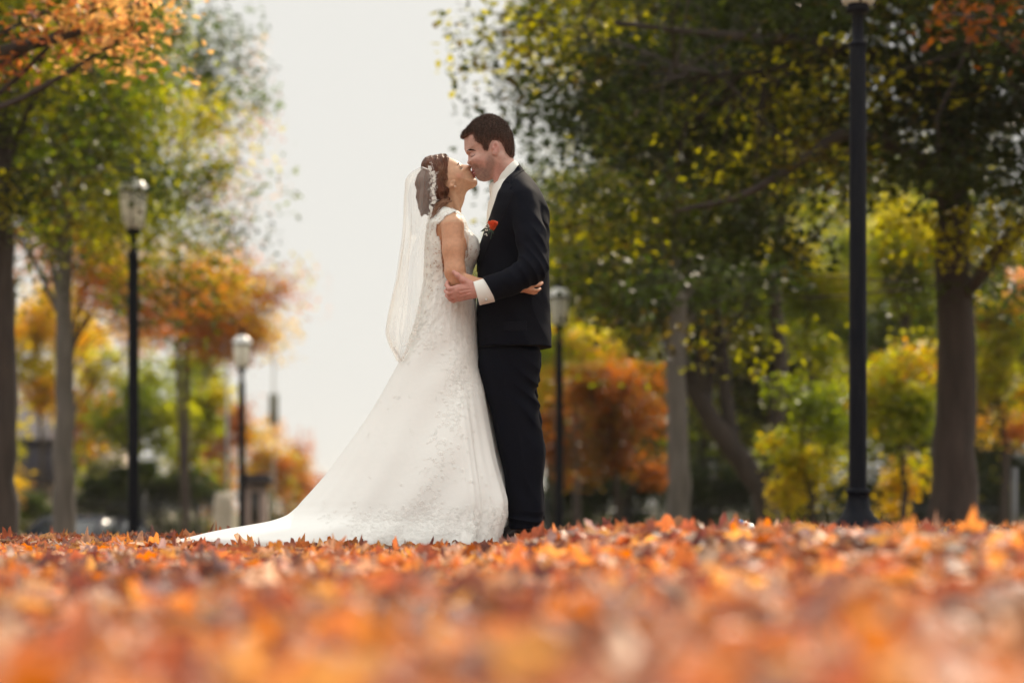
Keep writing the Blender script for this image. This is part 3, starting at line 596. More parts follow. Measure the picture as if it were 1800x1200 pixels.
m.add(V, F); m.add(V[:8], [(7, 6, 5, 4, 3, 2, 1, 0)]); m.add(V[-8:], [(0, 1, 2, 3, 4, 5, 6, 7)]); m.build('body', CP, o)
m = MB(); V = []
for x, hw, z in [(-1.05, .78, .92), (-.35, .62, 1.40), (.0, .64, 1.44), (.7, .64, 1.43), (1.2, .62, 1.34), (1.75, .76, .96)]: V += [(x, -hw - .06, .93), (x, -hw, z), (x, hw, z), (x, hw + .06, .93)]
m.add(V, [(i * 4 + k, i * 4 + k + 1, i * 4 + 5 + k, i * 4 + 4 + k) for i in range(5) for k in range(3)]); m.build('cabin_glass', GL, o)
m = MB()
m.add([(-.36, -.63, 1.41), (0, -.655, 1.455), (.7, -.655, 1.445), (1.21, -.63, 1.355), (-.36, .63, 1.41), (0, .655, 1.455), (.7, .655, 1.445), (1.21, .63, 1.355)], [(0, 1, 5, 4), (1, 2, 6, 5), (2, 3, 7, 6)])
for s in (-1, 1):
    for xx in ((-.36, -1.07, 1.4, .93), (.35, .38, 1.445, .93), (1.21, 1.77, 1.35, .96)): m.tube([(xx[0], s * .645, xx[2]), (xx[1], s * .84, xx[3])], .035, 6)
m.build('roof', mat('car_roof', (.010, .014, .035), .7, spec=.1), o)
for sx in (-1.4, 1.4):
    for s in (-1, 1):
        a = np.linspace(0, 2 * PI, 21)[:-1]; m = MB()
        m.tube([(sx, s * .72, .32), (sx, s * .91, .32)], .32, 20); wl = m.build('wheel', RB, o)
        m = MB(); m.tube([(sx, s * .9, .32), (sx, s * .925, .32)], .2, 16); m.build('rim', CH, wl)
for s in (-1, 1): m = MB(); m.sphere((-2.08, s * .6, .66), (.14, .16, .09)); m.build('headlight', HL, o)
# green signal light on a mast
L = at(412, 75); o = empty('traffic_light', L, 'traffic light showing green, hanging left of the farthest lamp post', 'traffic light')
h = pz(803, 75) - L[2]
m = MB(); m.tube([(.3, 0, -.1), (.3, 0, h + .5)], .05, 8); m.tube([(.3, 0, h + .45), (-.3, 0, h + .45)], .03, 6); m.build('mast', mat('grey_steel', (.25, .25, .25), .5), o)
m = MB(); m.box((-.42, -.1, h - .2), (-.12, .1, h + .75)); m.build('housing', mat('signal_housing', (.22, .2, .10), .6), o, smooth=False)
m = MB(); m.sphere((-.27, -.12, h), (.14, .05, .14), 16); m.build('green_lens', mat('green_lens', (.05, .5, .35), .3, emit=((.1, .85, .55), .9)), o)
m = MB(); m.sphere((-.27, -.1, h + .29), (.12, .03, .12), 12); m.sphere((-.27, -.1, h + .56), (.12, .03, .12), 12); m.build('dark_lens', mat('dark_lens', (.05, .02, .01), .3), o)
# utility pole with arm and a banner sign near sky, small sign post right, pale sign behind lamp
L = at(481, 72); zt = pz(590, 72) - L[2]
o = empty('street_light', L, 'slender grey street light with a curved arm and a dark banner, against the white sky', 'street light')
m = MB(); m.tube([(0, 0, -.1), (0, 0, zt * .6), (0, 0, zt)], [.05, .04, .03], 8); m.tube(catm([(0, 0, zt), (-.05, 0, zt + .25), (-.4, 0, zt + .3), (-.85, 0, zt + .2)], 10), .025, 6); m.build('pole', mat('faded_steel', (.42, .40, .36), .6), o)
m = MB(); m.box((-1.3, -.1, zt + .12), (-.8, .1, zt + .24)); m.build('lamp_head', mat('lamp_head', (.62, .62, .6), .5), o, smooth=False)
m = MB(); m.box((-.14, -.012, pz(745, 72) - L[2]), (.14, .012, pz(692, 72) - L[2])); m.build('banner', mat('banner_cloth', (.10, .10, .05), .8), o, smooth=False)
L = at(1783, 24); zt = pz(822, 24) - L[2]
o = empty('sign_post', L, 'thin grey metal post at the right edge, standing in the shade', 'post')
m = MB(); m.box((-.03, -.02, -.2), (.03, .02, zt)); m.box((-.018, -.024, -.2), (.018, -.02, zt)); m.build('post', mat('galvanised', (.20, .20, .21), .45, metal=.5), o, smooth=False)
m = MB(); m.box((-.05, .02, zt - .12), (.05, .03, zt + .01)); m.build('bracket', DARK, o, smooth=False)
L = at(399, 52); zt = pz(598, 52) - L[2]
o = empty('street_sign', L, 'pale blue-white street sign high on a thin pole left of the farthest lantern', 'sign')
m = MB(); m.tube([(-.0, .03, -.1), (-.0, .03, zt)], .03, 8); m.build('pole', mat('sign_pole', (.3, .3, .3), .5), o)
m = MB(); m.box((-.2, -.01, pz(632, 52) - L[2]), (.2, .01, zt)); m.build('panel', mat('sign_panel', (.50, .60, .66), .5), o, smooth=False)
# crumpled blue and white wrapper caught in the leaves
x_, y_ = px(1298, 9.2), 9.2; zc = pz(927, 9.2)
rg = np.random.default_rng(5)
o = empty('crumpled_wrapper', (x_, y_, zc), 'crumpled bright blue and white wrapper poking out of the leaves left of the leaning trunk', 'wrapper')
for nm, c, rr, cc in (('blue_side', (-.008, 0, -.002), .036, (.02, .17, .42)), ('white_side', (.03, -.004, -.008), .026, (.8, .78, .72))):
    m = MB(); m.sphere((0, 0, 0), (1, .8, 1), 14); v = m.V[0]; v *= (1 + .22 * rg.normal(0, 1, (len(v), 1))); m.V[0] = v * rr + np.array(c)
    m.V[0][:, 2] -= .0; m.build(nm, mat(nm, cc, .3, coat=.5), o, smooth=False)
# ------------------------------------------------------------ signed-distance modelling for bodies and clothes
class Vol:
    def __init__(s, lo, hi, h):
        s.lo = np.array(lo, float); s.h = h; s.n = np.ceil((np.array(hi) - s.lo) / h).astype(int) + 1
        s.D = np.full(s.n, .05, np.float32); s.ax = [s.lo[k] + np.arange(s.n[k]) * h for k in range(3)]
    def sl(s, lo, hi):
        r = []
        for k in range(3):
            a = int(np.clip(math.floor((lo[k] - s.lo[k]) / s.h), 0, s.n[k])); b = int(np.clip(math.ceil((hi[k] - s.lo[k]) / s.h) + 1, 0, s.n[k])); r.append(slice(a, b))
        return tuple(r)
    def grid(s, r): return s.ax[0][r[0]][:, None, None], s.ax[1][r[1]][None, :, None], s.ax[2][r[2]][None, None, :]
    def comb(s, r, d, k, op='u'):
        a = s.D[r]
        if op == 's': d = -d
        if op == 'u':
            if k > 0: h = np.maximum(k - np.abs(a - d), 0) / k; a2 = np.minimum(a, d) - h * h * k * .25
            else: a2 = np.minimum(a, d)
        else:
            if k > 0: h = np.maximum(k - np.abs(a - d), 0) / k; a2 = np.maximum(a, d) + h * h * k * .25
            else: a2 = np.maximum(a, d)
        s.D[r] = a2.astype(np.float32)
    def fn(s, f, lo, hi, k=0, op='u'):
        r = s.sl(lo, hi); X, Y, Z = s.grid(r); s.comb(r, f(X, Y, Z), k, op)
    def cap(s, a, b, ra, rb, k=0, op='u', fy=1.0):
        a = np.array(a, float); b = np.array(b, float); m = max(ra, rb) + k + .015
        lo = np.minimum(a, b) - m; hi = np.maximum(a, b) + m; ab = b - a; L2 = max(ab @ ab, 1e-9)
        def f(X, Y, Z):
            t = np.clip(((X - a[0]) * ab[0] + (Y - a[1]) * ab[1] + (Z - a[2]) * ab[2]) / L2, 0, 1)
            return np.sqrt((X - a[0] - t * ab[0]) ** 2 + ((Y - a[1] - t * ab[1]) / fy) ** 2 + (Z - a[2] - t * ab[2]) ** 2) - (ra + (rb - ra) * t)
        s.fn(f, lo, hi, k, op)
    def chain(s, pts, rad, k=0, op='u', k0=None):
        for i in range(len(pts) - 1): s.cap(pts[i], pts[i + 1], rad[i], rad[i + 1], k if (i or k0 is None) else k0, op)
    def ell(s, c, r, k=0, op='u', rx=None):
        c = np.array(c, float); r = np.array(r, float); m = r.max() + k + .01; M = np.eye(3) if rx is None else np.array(rx)
        def f(X, Y, Z):
            p = [X - c[0], Y - c[1], Z - c[2]]; q = [M[0][j] * p[0] + M[1][j] * p[1] + M[2][j] * p[2] for j in range(3)]
            k0 = np.sqrt((q[0] / r[0]) ** 2 + (q[1] / r[1]) ** 2 + (q[2] / r[2]) ** 2); k1 = np.sqrt((q[0] / r[0] ** 2) ** 2 + (q[1] / r[1] ** 2) ** 2 + (q[2] / r[2] ** 2) ** 2) + 1e-6
            return k0 * (k0 - 1) / k1
        s.fn(f, c - m, c + m, k, op)
    def plane(s, p, n, k=0, lo=None, hi=None):
        """cut away what lies on the +n side"""
        n = np.array(n, float); n /= np.linalg.norm(n); p = np.array(p, float)
        lo = s.lo if lo is None else lo; hi = s.lo + s.n * s.h if hi is None else hi
        s.fn(lambda X, Y, Z: (X - p[0]) * n[0] + (Y - p[1]) * n[1] + (Z - p[2]) * n[2], lo, hi, k, 'i')
    def loft(s, rows, k=0, n=2.3, yc=0, op='u', yo=None, cap=True):
        """rows (z, x0, x1, hy[, yc]) from bottom to top"""
        rows = np.array(sorted(rows)); z = rows[:, 0]
        r = s.sl((rows[:, 1].min() - .03, s.lo[1], z[0] - .03), (rows[:, 2].max() + .03, s.lo[1] + s.n[1] * s.h, z[-1] + .03))
        X, Y, Z = s.grid(r); zz = Z[0, 0]
        zi = np.clip(zz, z[0], z[-1])
        g = [smooth_interp(zi, z, rows[:, j]) for j in range(1, rows.shape[1])]
        xc = (g[0] + g[1]) / 2; rx = (g[1] - g[0]) / 2; ry = g[2]; y0 = g[3] if len(g) > 3 else yc
        qx = np.abs(X - xc) / rx; qy = np.abs(Y - y0) / ry
        q = (qx ** n + qy ** n) ** (1 / n) + 1e-6
        gr = np.sqrt((qx ** (n - 1) / rx) ** 2 + (qy ** (n - 1) / ry) ** 2) / q ** (n - 1) + 1e-6
        d = (q - 1) / gr
        if cap: d = np.maximum(d, np.maximum(z[0] - Z, Z - z[-1]))
        s.comb(r, d, k, op)
    def poly2(s, poly):
        """2-D signed distance (inside +) of an x-z outline over the whole grid"""
        return poly_sd(poly, s.ax[0][:, None], s.ax[2][None, :])
    def inflate(s, poly, W, k=0, yc=0, op='u'):
        """solid with the x-z outline poly and half thickness W(d, X, Z)"""
        p = np.array(poly); lo = (p[:, 0].min() - .02, s.lo[1], p[:, 1].min() - .02); hi = (p[:, 0].max() + .02, s.lo[1] + s.n[1] * s.h, p[:, 1].max() + .02)
        r = s.sl(lo, hi); X, Y, Z = s.grid(r); x2 = X[:, 0, :]; z2 = Z[0][None, 0, :] if False else Z[:, 0, :]
        d = poly_sd(poly, x2, z2); dd = np.maximum(d, 0); w_ = W(dd, x2, z2)
        e = 1e-3; sp = np.clip((W(dd + e, x2, z2) - w_) / e, 0, 8)
        yy = np.abs(Y - yc)
        ins = (yy - w_[:, None, :]) / np.sqrt(1 + sp ** 2)[:, None, :]
        out = np.sqrt(np.maximum(yy, 0) ** 2 + np.minimum(d, 0)[:, None, :] ** 2)
        s.comb(r, np.where(d[:, None, :] > 0, ins, out), k, op)
    def prism(s, poly, k=0, op='i', lo=None, hi=None):
        lo = s.lo if lo is None else lo; hi = s.lo + s.n * s.h if hi is None else hi
        r = s.sl(lo, hi); X, Y, Z = s.grid(r)
        s.comb(r, -poly_sd(poly, X[:, 0, :], Z[:, 0, :])[:, None, :] + 0 * Y, k, op)
    def mesh(s, name, mat_, parent=None, colf=None, yoff=YC, blur=0):
        D = s.D
        for _ in range(blur):
            for ax in range(3): D = (np.roll(D, 1, ax) + 2 * D + np.roll(D, -1, ax)) / 4
        g = openvdb.FloatGrid(.02); g.copyFromArray(np.clip(D, -.02, .02).astype(np.float32))
        g.transform = openvdb.createLinearTransform(voxelSize=s.h)
        V, Q = g.convertToQuads(isovalue=0); V = V.astype(float) + s.lo
        Q = Q.astype(np.int64)
        a, b, c, d = (V[Q[:, i]] for i in range(4))
        vol = (np.cross(a, b) * c).sum() + (np.cross(a, c) * d).sum()
        if vol < 0: Q = Q[:, ::-1]
        C = colf(V) if colf else None
        V = V + np.array([0, yoff, 0])
        o = mesh_np(name, V, Q, mat_, parent, True, C); return o
    def ysurf(s, x, z, side=-1):
        i = int(round((x - s.lo[0]) / s.h)); k = int(round((z - s.lo[2]) / s.h)); col = s.D[i, :, k]
        idx = np.where(col < 0)[0]
        return None if len(idx) == 0 else s.ax[1][idx[0] if side < 0 else idx[-1]]
def smooth_interp(x, xp, fp):
    """Catmull style interpolation through table values"""
    m = np.gradient(fp, xp) if len(xp) > 2 else np.full(len(xp), (fp[-1] - fp[0]) / (xp[-1] - xp[0]))
    i = np.clip(np.searchsorted(xp, x) - 1, 0, len(xp) - 2); h = xp[i + 1] - xp[i]; t = (x - xp[i]) / h
    return (2 * t ** 3 - 3 * t ** 2 + 1) * fp[i] + (t ** 3 - 2 * t ** 2 + t) * h * m[i] + (-2 * t ** 3 + 3 * t ** 2) * fp[i + 1] + (t ** 3 - t ** 2) * h * m[i + 1]
def poly_sd(poly, X, Z):
    p = np.array(poly); q = np.roll(p, -1, 0); X, Z = np.broadcast_arrays(X, Z)
    best = np.full(X.shape, 1e9); ins = np.zeros(X.shape, bool)
    for (ax, az), (bx, bz) in zip(p, q):
        ex, ez = bx - ax, bz - az; wx, wz = X - ax, Z - az; t = np.clip((wx * ex + wz * ez) / (ex * ex + ez * ez + 1e-12), 0, 1)
        best = np.minimum(best, (wx - t * ex) ** 2 + (wz - t * ez) ** 2)
        c = (az > Z) != (bz > Z)
        if abs(ez) > 1e-12: ins ^= c & (X < ax + ex * (Z - az) / ez)
    d = np.sqrt(best); return np.where(ins, d, -d)
def PP(pts): return [(px(u), pz(v)) for u, v in pts]
def spl(pts, n=4):
    """closed smooth curve through points"""
    p = np.array(pts, float); N = len(p); out = []
    for i in range(N):
        a, b, c, d = p[i - 1], p[i], p[(i + 1) % N], p[(i + 2) % N]
        for t in np.linspace(0, 1, n, endpoint=False): out.append(.5 * ((2 * b) + (-a + c) * t + (2 * a - 5 * b + 4 * c - d) * t * t + (-a + 3 * b - 3 * c + d) * t ** 3))
    return out
def p3(u, v, y=0): return np.array([px(u, YC + y), y, pz(v, YC + y)])
def rows(tab): return [(pz(r[0]), px(r[1]), px(r[2]), *r[3:]) for r in tab]
def Whead(Wm, s, r=.004):
    def W(d, X, Z): dd = np.sqrt(d * (d + 2 * r)); return Wm * (1 - np.exp(-dd / s))
    return W
# ------------------------------------------------------------ people
def skin_mat(name, extra=0):
    m = mat(name, (.6, .4, .3), .48, sss=.12, attr=True, spec=.35, noise=(70, .09), bump=(420, .12, .001)); return m
SKIN = skin_mat('skin')
SUIT = mat('suit_wool', (.0045, .0055, .0105), .75, sheen=.012, spec=.05, noise=(60, .12), bump=(900, .25, .0006))
SUITL = mat('lapel_satin', (.004, .0048, .010), .6, spec=.08)
SHIRT = mat('shirt_cotton', (.80, .79, .74), .75, bump=(300, .2, .0006)); TIE = mat('tie_satin', (.76, .72, .65), .45, spec=.4, bump=(260, .4, .001, (1, 1, 1)))
HAIRG = mat('hair_dark_brown', (.055, .029, .020), .55, spec=.22, attr=True, noise=(110, .55, (1, 1, .3)), bump=(380, .9, .003, (1, .6, .35)))
BROW = mat('brow_hair', (.03, .016, .012), .8, spec=.1)
LEATHER = mat('shoe_leather', (.01, .01, .012), .25, spec=.6)
def mask_ell(x, z, u, v, ru, rv, soft=.5):
    return np.clip((1 - np.sqrt(((x - px(u)) / (ru / 400.9)) ** 2 + ((z - pz(v)) / (rv / 400.9)) ** 2)) / soft, 0, 1)
def hairs(name, polys, vol, count, length, direction, matl, parent, seed, r=.0006, side=(-1, 1), edge=False):
    pass

def resample(vol, X, Y, Z):
    ix = [np.clip((a.ravel() - vol.lo[j]) / vol.h, 0, vol.n[j] - 1.001) for j, a in enumerate((X, Y, Z))]
    i0 = [a.astype(int) for a in ix]; fr = [a - b for a, b in zip(ix, i0)]; D = 0
    for a in (0, 1):
        for b in (0, 1):
            for c in (0, 1):
                D = D + np.abs(1 - a - fr[0])[:, None, None] * np.abs(1 - b - fr[1])[None, :, None] * np.abs(1 - c - fr[2])[None, None, :] * vol.D[np.ix_(i0[0] + a, i0[1] + b, i0[2] + c)]
    return D
# ======================= GROOM
GY = -.010
groom = empty('person', (px(905), YC, -.02), 'man in black suit with orange rose on his lapel, bending to kiss the bride', 'person', 'couple kissing')
def loc(o, root):
    o.location = -Vector(root.location) if o.parent == root else (0, 0, 0); return o
gface = spl(PP([(822, 229), (817, 238), (815.8, 246), (816.2, 256), (816.6, 264), (819.2, 269.5), (822.3, 272.5), (823.0, 277), (822.6, 282), (821.2, 286.3), (822.6, 289.2), (826.8, 291.2), (828.4, 294), (829.2, 298.5), (831.6, 302), (831.6, 305),
                 (833.8, 308.2), (836.2, 310.5), (838.6, 314.5), (843, 318.3), (851, 320), (859, 318.8), (865.5, 315.8), (868, 321), (870.5, 330), (868, 345), (880, 360), (915, 352), (922, 320), (914, 300), (905, 285), (901, 272), (900.5, 254), (898, 238), (891, 223), (881, 213), (869, 207), (858, 205), (845, 208.5), (833, 216)]), 3)
V = Vol((px(775), -.40, -.035), (px(985), .40, 1.875), .0029)
torso = [(335, 866, 914, .07), (350, 864, 932, .15), (375, 862, 952, .19), (420, 853, 955, .18), (480, 848, 953, .155), (530, 846, 952, .155), (585, 850, 946, .145), (620, 856, 938, .12)]
V.loft(rows(torso), yc=0)
Wg = Whead(.078, .036)
def Wgroom(d, X, Z):
    f = 1 - .22 * sstep(pz(296), pz(325), Z) * (Z < pz(296)) if False else 1 - .2 * sstep(pz(292), pz(322), Z)
    jaw = 1 - .10 * sstep(pz(285), pz(305), Z)
    return Wg(d, X, Z) * jaw * f
V.inflate(gface, Wgroom, k=.02, yc=GY)
for s in (-1, 1):
    V.ell((px(829), GY + s * .034, pz(275.5)), (.013, .011, .0085), .008, 's')            # eye socket
    V.ell((px(831.5), GY + s * .0315, pz(275.5)), (.0125, .0115, .0105), .004)               # closed lid
    V.ell((px(824), GY + s * .024, pz(269)), (.010, .020, .0055), .012)                     # brow ridge
    V.ell((px(840), GY + s * .048, pz(285)), (.022, .014, .014), .03)                      # cheekbone
    V.ell((px(826.2), GY + s * .0125, pz(287.6)), (.0085, .0075, .0075), .004)               # nostril wing
    V.ell((px(824.6), GY + s * .009, pz(291)), (.004, .004, .003), .003, 's')
    ec = np.array((px(871.5), GY + s * .0735, pz(265)))
    V.ell(ec, (.0185, .010, .030), .008); V.ell(ec + (-.003, s * .012, .004), (.0095, .009, .017), .004, 's'); V.ell(ec + (-.004, s * .002, -.024), (.010, .006, .010), .006)
    V.ell(ec + (-.010, s * .006, -.002), (.005, .005, .008), .003)
V.ell((px(832.3), GY, pz(300.5)), (.007, .020, .0052), .003); V.ell((px(833.2), GY, pz(306)), (.0075, .019, .0055), .003)
for s in (-1, 1):      # neck muscle, legs, arms and hands
    V.cap((px(878), GY + s * .055, pz(280)), (px(872), s * .02, pz(342)), .018, .012, .02)
    V.chain([(px(898), s * .075, pz(632)), (px(908), s * .08, pz(770)), (px(925), s * .09, pz(915))], [.060, .048, .038], .03)
    V.chain([(px(925), s * .10, pz(918)), (px(905), s * .10, pz(936)), (px(893), s * .10, pz(940))], [.04, .03, .02], .02)
    V.chain([p3(918, 356, s * .165), p3(936, 420, s * .235), p3(936, 474, s * .292), p3(897, 495, s * .305), p3(842, 510, s * .284)], [.055, .05, .043, .040, .030], .02)
    H = [[(806, 505, .274), (790.5, 508, .268), (785, 501, .247), (787, 495, .228)], [(803, 512, .272), (788.5, 516, .262), (784, 512, .238), (788, 506, .215)],
         [(803, 519, .264), (790, 523, .250), (786, 519.5, .228), (792, 513, .205)], [(807, 525, .252), (796.5, 529, .240), (791, 526, .222), (796, 520, .203)]]
    for i, f in enumerate(H):
        pts = [p3(a, b, s * c) for a, b, c in f]; rr = [.0112, .0098, .0090, .0078] if i < 3 else [.0098, .0085, .0078, .0068]
        V.cap(p3(834, 504 + i * 4.6, s * .280), pts[0], .0155, .0125, .012); V.chain(pts, rr, .0035, k0=.006)
        V.ell(pts[0] + np.array((0, s * .004, .001)), (.0095, .0075, .0085), .006)
    V.chain([p3(828, 500, s * .276), p3(814.5, 492.5, s * .281), p3(805, 484.5, s * .278), p3(797.8, 478, s * .270)], [.0175, .0145, .0112, .0090], .007)
    V.cap(p3(826, 501, s * .279), p3(808, 508, s * .276), .013, .012, .012)
    for i in range(3): V.cap(p3(829 - i, 506 + i * 5, s * .296), p3(808, 508 + i * 6.5, s * .288), .0016, .0022, .005)   # tendons
def gcol(P_):
    x, y, z = P_.T; C = np.tile(np.array([.56, .325, .265]), (len(x), 1)); n = .5 + .5 * np.sin(x * 310 + np.sin(z * 270)) * np.sin(z * 330 + np.sin(y * 300))
    beard = np.clip(mask_ell(x, z, 846, 309, 24, 17, .45) + mask_ell(x, z, 834, 297, 9, 9, .5), 0, 1) * (z < pz(291))
    beard = np.maximum(beard, mask_ell(x, z, 862, 292, 11, 22, .5) * .7)
    C = C * (1 - beard[:, None] * (.42 + .14 * n[:, None])) + beard[:, None] * np.array([.04, .035, .035])
    fl = mask_ell(x, z, 845, 290, 20, 14, .9) * .35 + mask_ell(x, z, 876, 310, 16, 26, .8) * .5 + mask_ell(x, z, 871, 265, 10, 14, .6) * .5; C *= 1 - fl[:, None] * np.array([-.02, .28, .25])
    ey = mask_ell(x, z, 830, 274.5, 8, 6, .8) * .28; C *= 1 - ey[:, None] * np.array([.8, 1, 1])  # eye socket shade and lid redness painted into the skin colour
    lip = np.maximum(mask_ell(x, z, 831.5, 300.5, 4.5, 2.6, .5), mask_ell(x, z, 832.5, 306, 4.5, 2.8, .5)); C = C * (1 - lip[:, None]) + lip[:, None] * np.array([.40, .15, .14])
    hand = (y < -.19) | (y > .19); C[hand] *= np.array([1.04, .88, .88])
    return np.clip(C, 0, 1)
loc(V.mesh('body', SKIN, groom, gcol), groom)
GV = V
def surf_strip(vol, pts, r, yoff=0, side=-1, ys=None):
    """3-D polyline lying on the modelled surface"""
    out = []
    for u, v in pts:
        y = vol.ysurf(px(u), pz(v), side)
        out.append((px(u), y + side * yoff, pz(v)))
    return np.array(out)
def brow(vol, pts, rad, name, parent, root, matl=BROW, off=0.0012, flat=(1, (0, 0, 1))):
    for side in (-1, 1):
        p = surf_strip(vol, pts, rad, off, side); p[:, 1] += YC
        m = MB(); m.tube(catm(p, 14), np.interp(np.linspace(0, 1, 14), np.linspace(0, 1, len(rad)), rad), 8); loc(m.build(name, matl, parent), root)
brow(GV, [(821, 268.5), (825, 266.6), (829, 266.2), (833.5, 267.2), (836.5, 269)], [.0016, .0036, .0038, .0032, .0014], 'eyebrow', groom, groom)
brow(GV, [(827.5, 277.6), (830.5, 278.4), (833.5, 277.4), (835.2, 275.6)], [.0008, .0015, .0015, .0007], 'eyelash', groom, groom)
# --- hair
hair_out = spl(PP([(809.8, 243.5), (812, 236), (821.5, 223.5), (832.5, 213.8), (846, 205.3), (856, 201.3), (865.3, 200.6), (875, 203.4), (886.3, 210.5), (896.8, 222.3), (902.7, 236.7), (904.2, 254.2), (904.2, 277), (890, 285), (860, 285), (836, 262), (820, 250)]), 3)
hair_reg = PP([(808, 246), (815, 244.6), (823.3, 240.6), (831.5, 239.8), (833.8, 246), (838.5, 254.8), (844.3, 257.4), (848.5, 261), (850.8, 268.5), (857.2, 270), (859.5, 264.7), (861.8, 257), (866, 251.5), (877, 251.6), (883, 257), (886, 264), (889.5, 272), (896, 278.6), (904.5, 279), (920, 279), (920, 190), (800, 190)])
V = Vol((px(800), -.115, pz(290)), (px(914), .095, pz(192)), .0017)
X, Y, Z = V.grid(V.sl(V.lo, V.lo + V.n * V.h))
hd = poly_sd(hair_reg, X[:, 0, :], Z[:, 0, :])[:, None, :]
hd = hd - .0022 * (.5 + .5 * np.sin(X * 1500 + Z * 420 + 2 * np.sin(Z * 500 + Y * 200))) * np.exp(-np.maximum(hd, 0) / .006)
quiff = mask_ell(X, Z, 812, 240, 16, 14, .8) * .010 + mask_ell(X, Z, 862, 203, 30, 16, .9) * .002
V.D = np.maximum(resample(GV, X, Y, Z) - (.0012 + np.minimum(np.maximum(hd, 0) * .38, .0075) + quiff), -hd).astype(np.float32)
V.D[[0, -1]] = .02; V.D[:, [0, -1]] = .02; V.D[:, :, [0, -1]] = .02
X, Y, Z = V.grid(V.sl(V.lo, V.lo + V.n * V.h))
V.D += (.0014 * np.sin(X * 900 + 3 * np.sin(Z * 260) + 2 * np.sin(Y * 300)) * np.sin(Z * 420 + Y * 380 + 2 * np.sin(X * 330)) + .0009 * np.sin(X * 400 + Y * 520) * np.sin(Z * 600 - X * 500)).astype(np.float32)
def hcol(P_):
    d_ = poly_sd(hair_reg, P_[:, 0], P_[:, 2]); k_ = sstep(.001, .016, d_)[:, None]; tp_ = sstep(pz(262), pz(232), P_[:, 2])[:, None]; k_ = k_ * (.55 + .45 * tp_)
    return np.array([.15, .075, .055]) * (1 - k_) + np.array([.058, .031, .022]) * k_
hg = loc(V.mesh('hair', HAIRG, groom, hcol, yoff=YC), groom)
def fuzz(o, n, ln, seed, w=.0005, bias=(0, 0, 0), root=False):
    """short separate hairs standing off the hair surface, added to the same mesh"""
    me = o.data; nv = len(me.vertices); co = np.zeros(nv * 3, np.float32); me.vertices.foreach_get('co', co); co = co.reshape(-1, 3)
    no = np.zeros(nv * 3, np.float32); me.vertices.foreach_get('normal', no); no = no.reshape(-1, 3)
    rg = np.random.default_rng(seed); k = rg.choice(nv, n); p = co[k]; d = no[k] + rg.normal(0, .35, (n, 3)) + np.array(bias); d /= np.linalg.norm(d, axis=1)[:, None]
    L = ln * rg.uniform(.4, 1.2, (n, 1)); s_ = np.cross(d, rg.normal(0, 1, (n, 3))); s_ /= np.linalg.norm(s_, axis=1)[:, None]
    W_ = np.stack([p - d * .001 - s_ * w, p - d * .001 + s_ * w, p + d * L], 1).reshape(-1, 3)
    F = np.arange(n * 3).reshape(-1, 3)
    nf = len(me.polygons); lv = np.zeros(len(me.loops), np.int32); me.loops.foreach_get('vertex_index', lv)
    C_ = None
    if root: cc = np.zeros(nv * 4, np.float32); me.color_attributes['Col'].data.foreach_get('color', cc); cc = cc.reshape(-1, 4)[:, :3]; C_ = np.concatenate([cc, np.repeat(cc[k], 3, 0) * 1.15])
    name = o.name; m0 = me.materials[0]; par = o.parent; lc = o.location.copy(); bpy.data.objects.remove(o)
    q = mesh_np(name, np.concatenate([co, W_]), [lv.reshape(-1, 4), F + nv], m0, par, col=C_); q.location = lc; return q
hg = fuzz(hg, 20000, .0095, 3, .0007, (-.3, 0, .1), root=True)
# --- suit jacket
V = Vol((px(830), -.42, pz(618)), (px(978), .42, pz(284)), .0029)
jr = [(289, 905, 912, .045), (296, 899, 917, .068), (305, 888, 925.5, .09), (316, 878, 936, .135), (328, 870, 945, .175), (345, 862, 955, .205), (365, 858, 963.5, .213), (400, 853, 966, .205), (440, 842, 965.5, .185), (480, 839, 965.5, .178), (520, 838, 966.5, .178), (560, 838, 968, .185), (590, 838, 969, .192), (611, 838, 969.5, .196)]
V.loft(rows(jr), n=2.25)
def slv(s):
    pts = [p3(916, 352, s * .165), p3(935, 420, s * .238), p3(937, 472, s * .295), p3(900, 494, s * .312)]
    V.chain(pts, [.067, .064, .062, .058], .022)
    a, b = p3(900, 494, s * .312), p3(838, 516, s * .297); pc = p3(860, 509, s * .30); n = np.array([-39, 0, -21.]) / math.hypot(39, 21); ab = b - a; L2 = ab @ ab
    def f(X, Y, Z):
        t = np.clip(((X - a[0]) * ab[0] + (Y - a[1]) * ab[1] + (Z - a[2]) * ab[2]) / L2, 0, 1)
        d = np.sqrt((X - a[0] - t * ab[0]) ** 2 + ((Y - a[1] - t * ab[1]) * 1.25) ** 2 + (Z - a[2] - t * ab[2]) ** 2) - (.058 - .003 * t)
        return np.maximum(d, (X - pc[0]) * n[0] + (Z - pc[2]) * n[2])
    V.fn(f, np.minimum(a, b) - .09, np.maximum(a, b) + .09, .006)
slv(-1); slv(1)
cutp = PP([(905, 280), (913.5, 290.5), (903.5, 305), (884.5, 328), (876, 345), (868, 366), (861, 385), (849, 412), (840, 437), (836.5, 452), (820, 452), (820, 280)])
V.fn(lambda X, Y, Z: poly_sd(cutp, X[:, 0, :], Z[:, 0, :])[:, None, :] + 0 * Y, V.lo, V.lo + V.n * V.h, .004, 'i')
X, Y, Z = V.grid(V.sl(V.lo, V.lo + V.n * V.h))
def ridge(t): return 1 - 2 * np.abs(np.sin(t))
ue, ve = px(945), pz(478)
me_ = np.exp(-(((X - ue) / .14) ** 2 + ((Z - ve) / .13) ** 2)) * (Y < -.12)
V.D += (-.0035 * me_ * ridge(((Z - ve) * 1.0 + (X - ue) * 1.35) * 42 + 1.2 * np.sin(Y * 22 + X * 9))).astype(np.float32)
ms = np.exp(-(((X - px(955)) / .05) ** 2 + ((Z - pz(400)) / .14) ** 2))
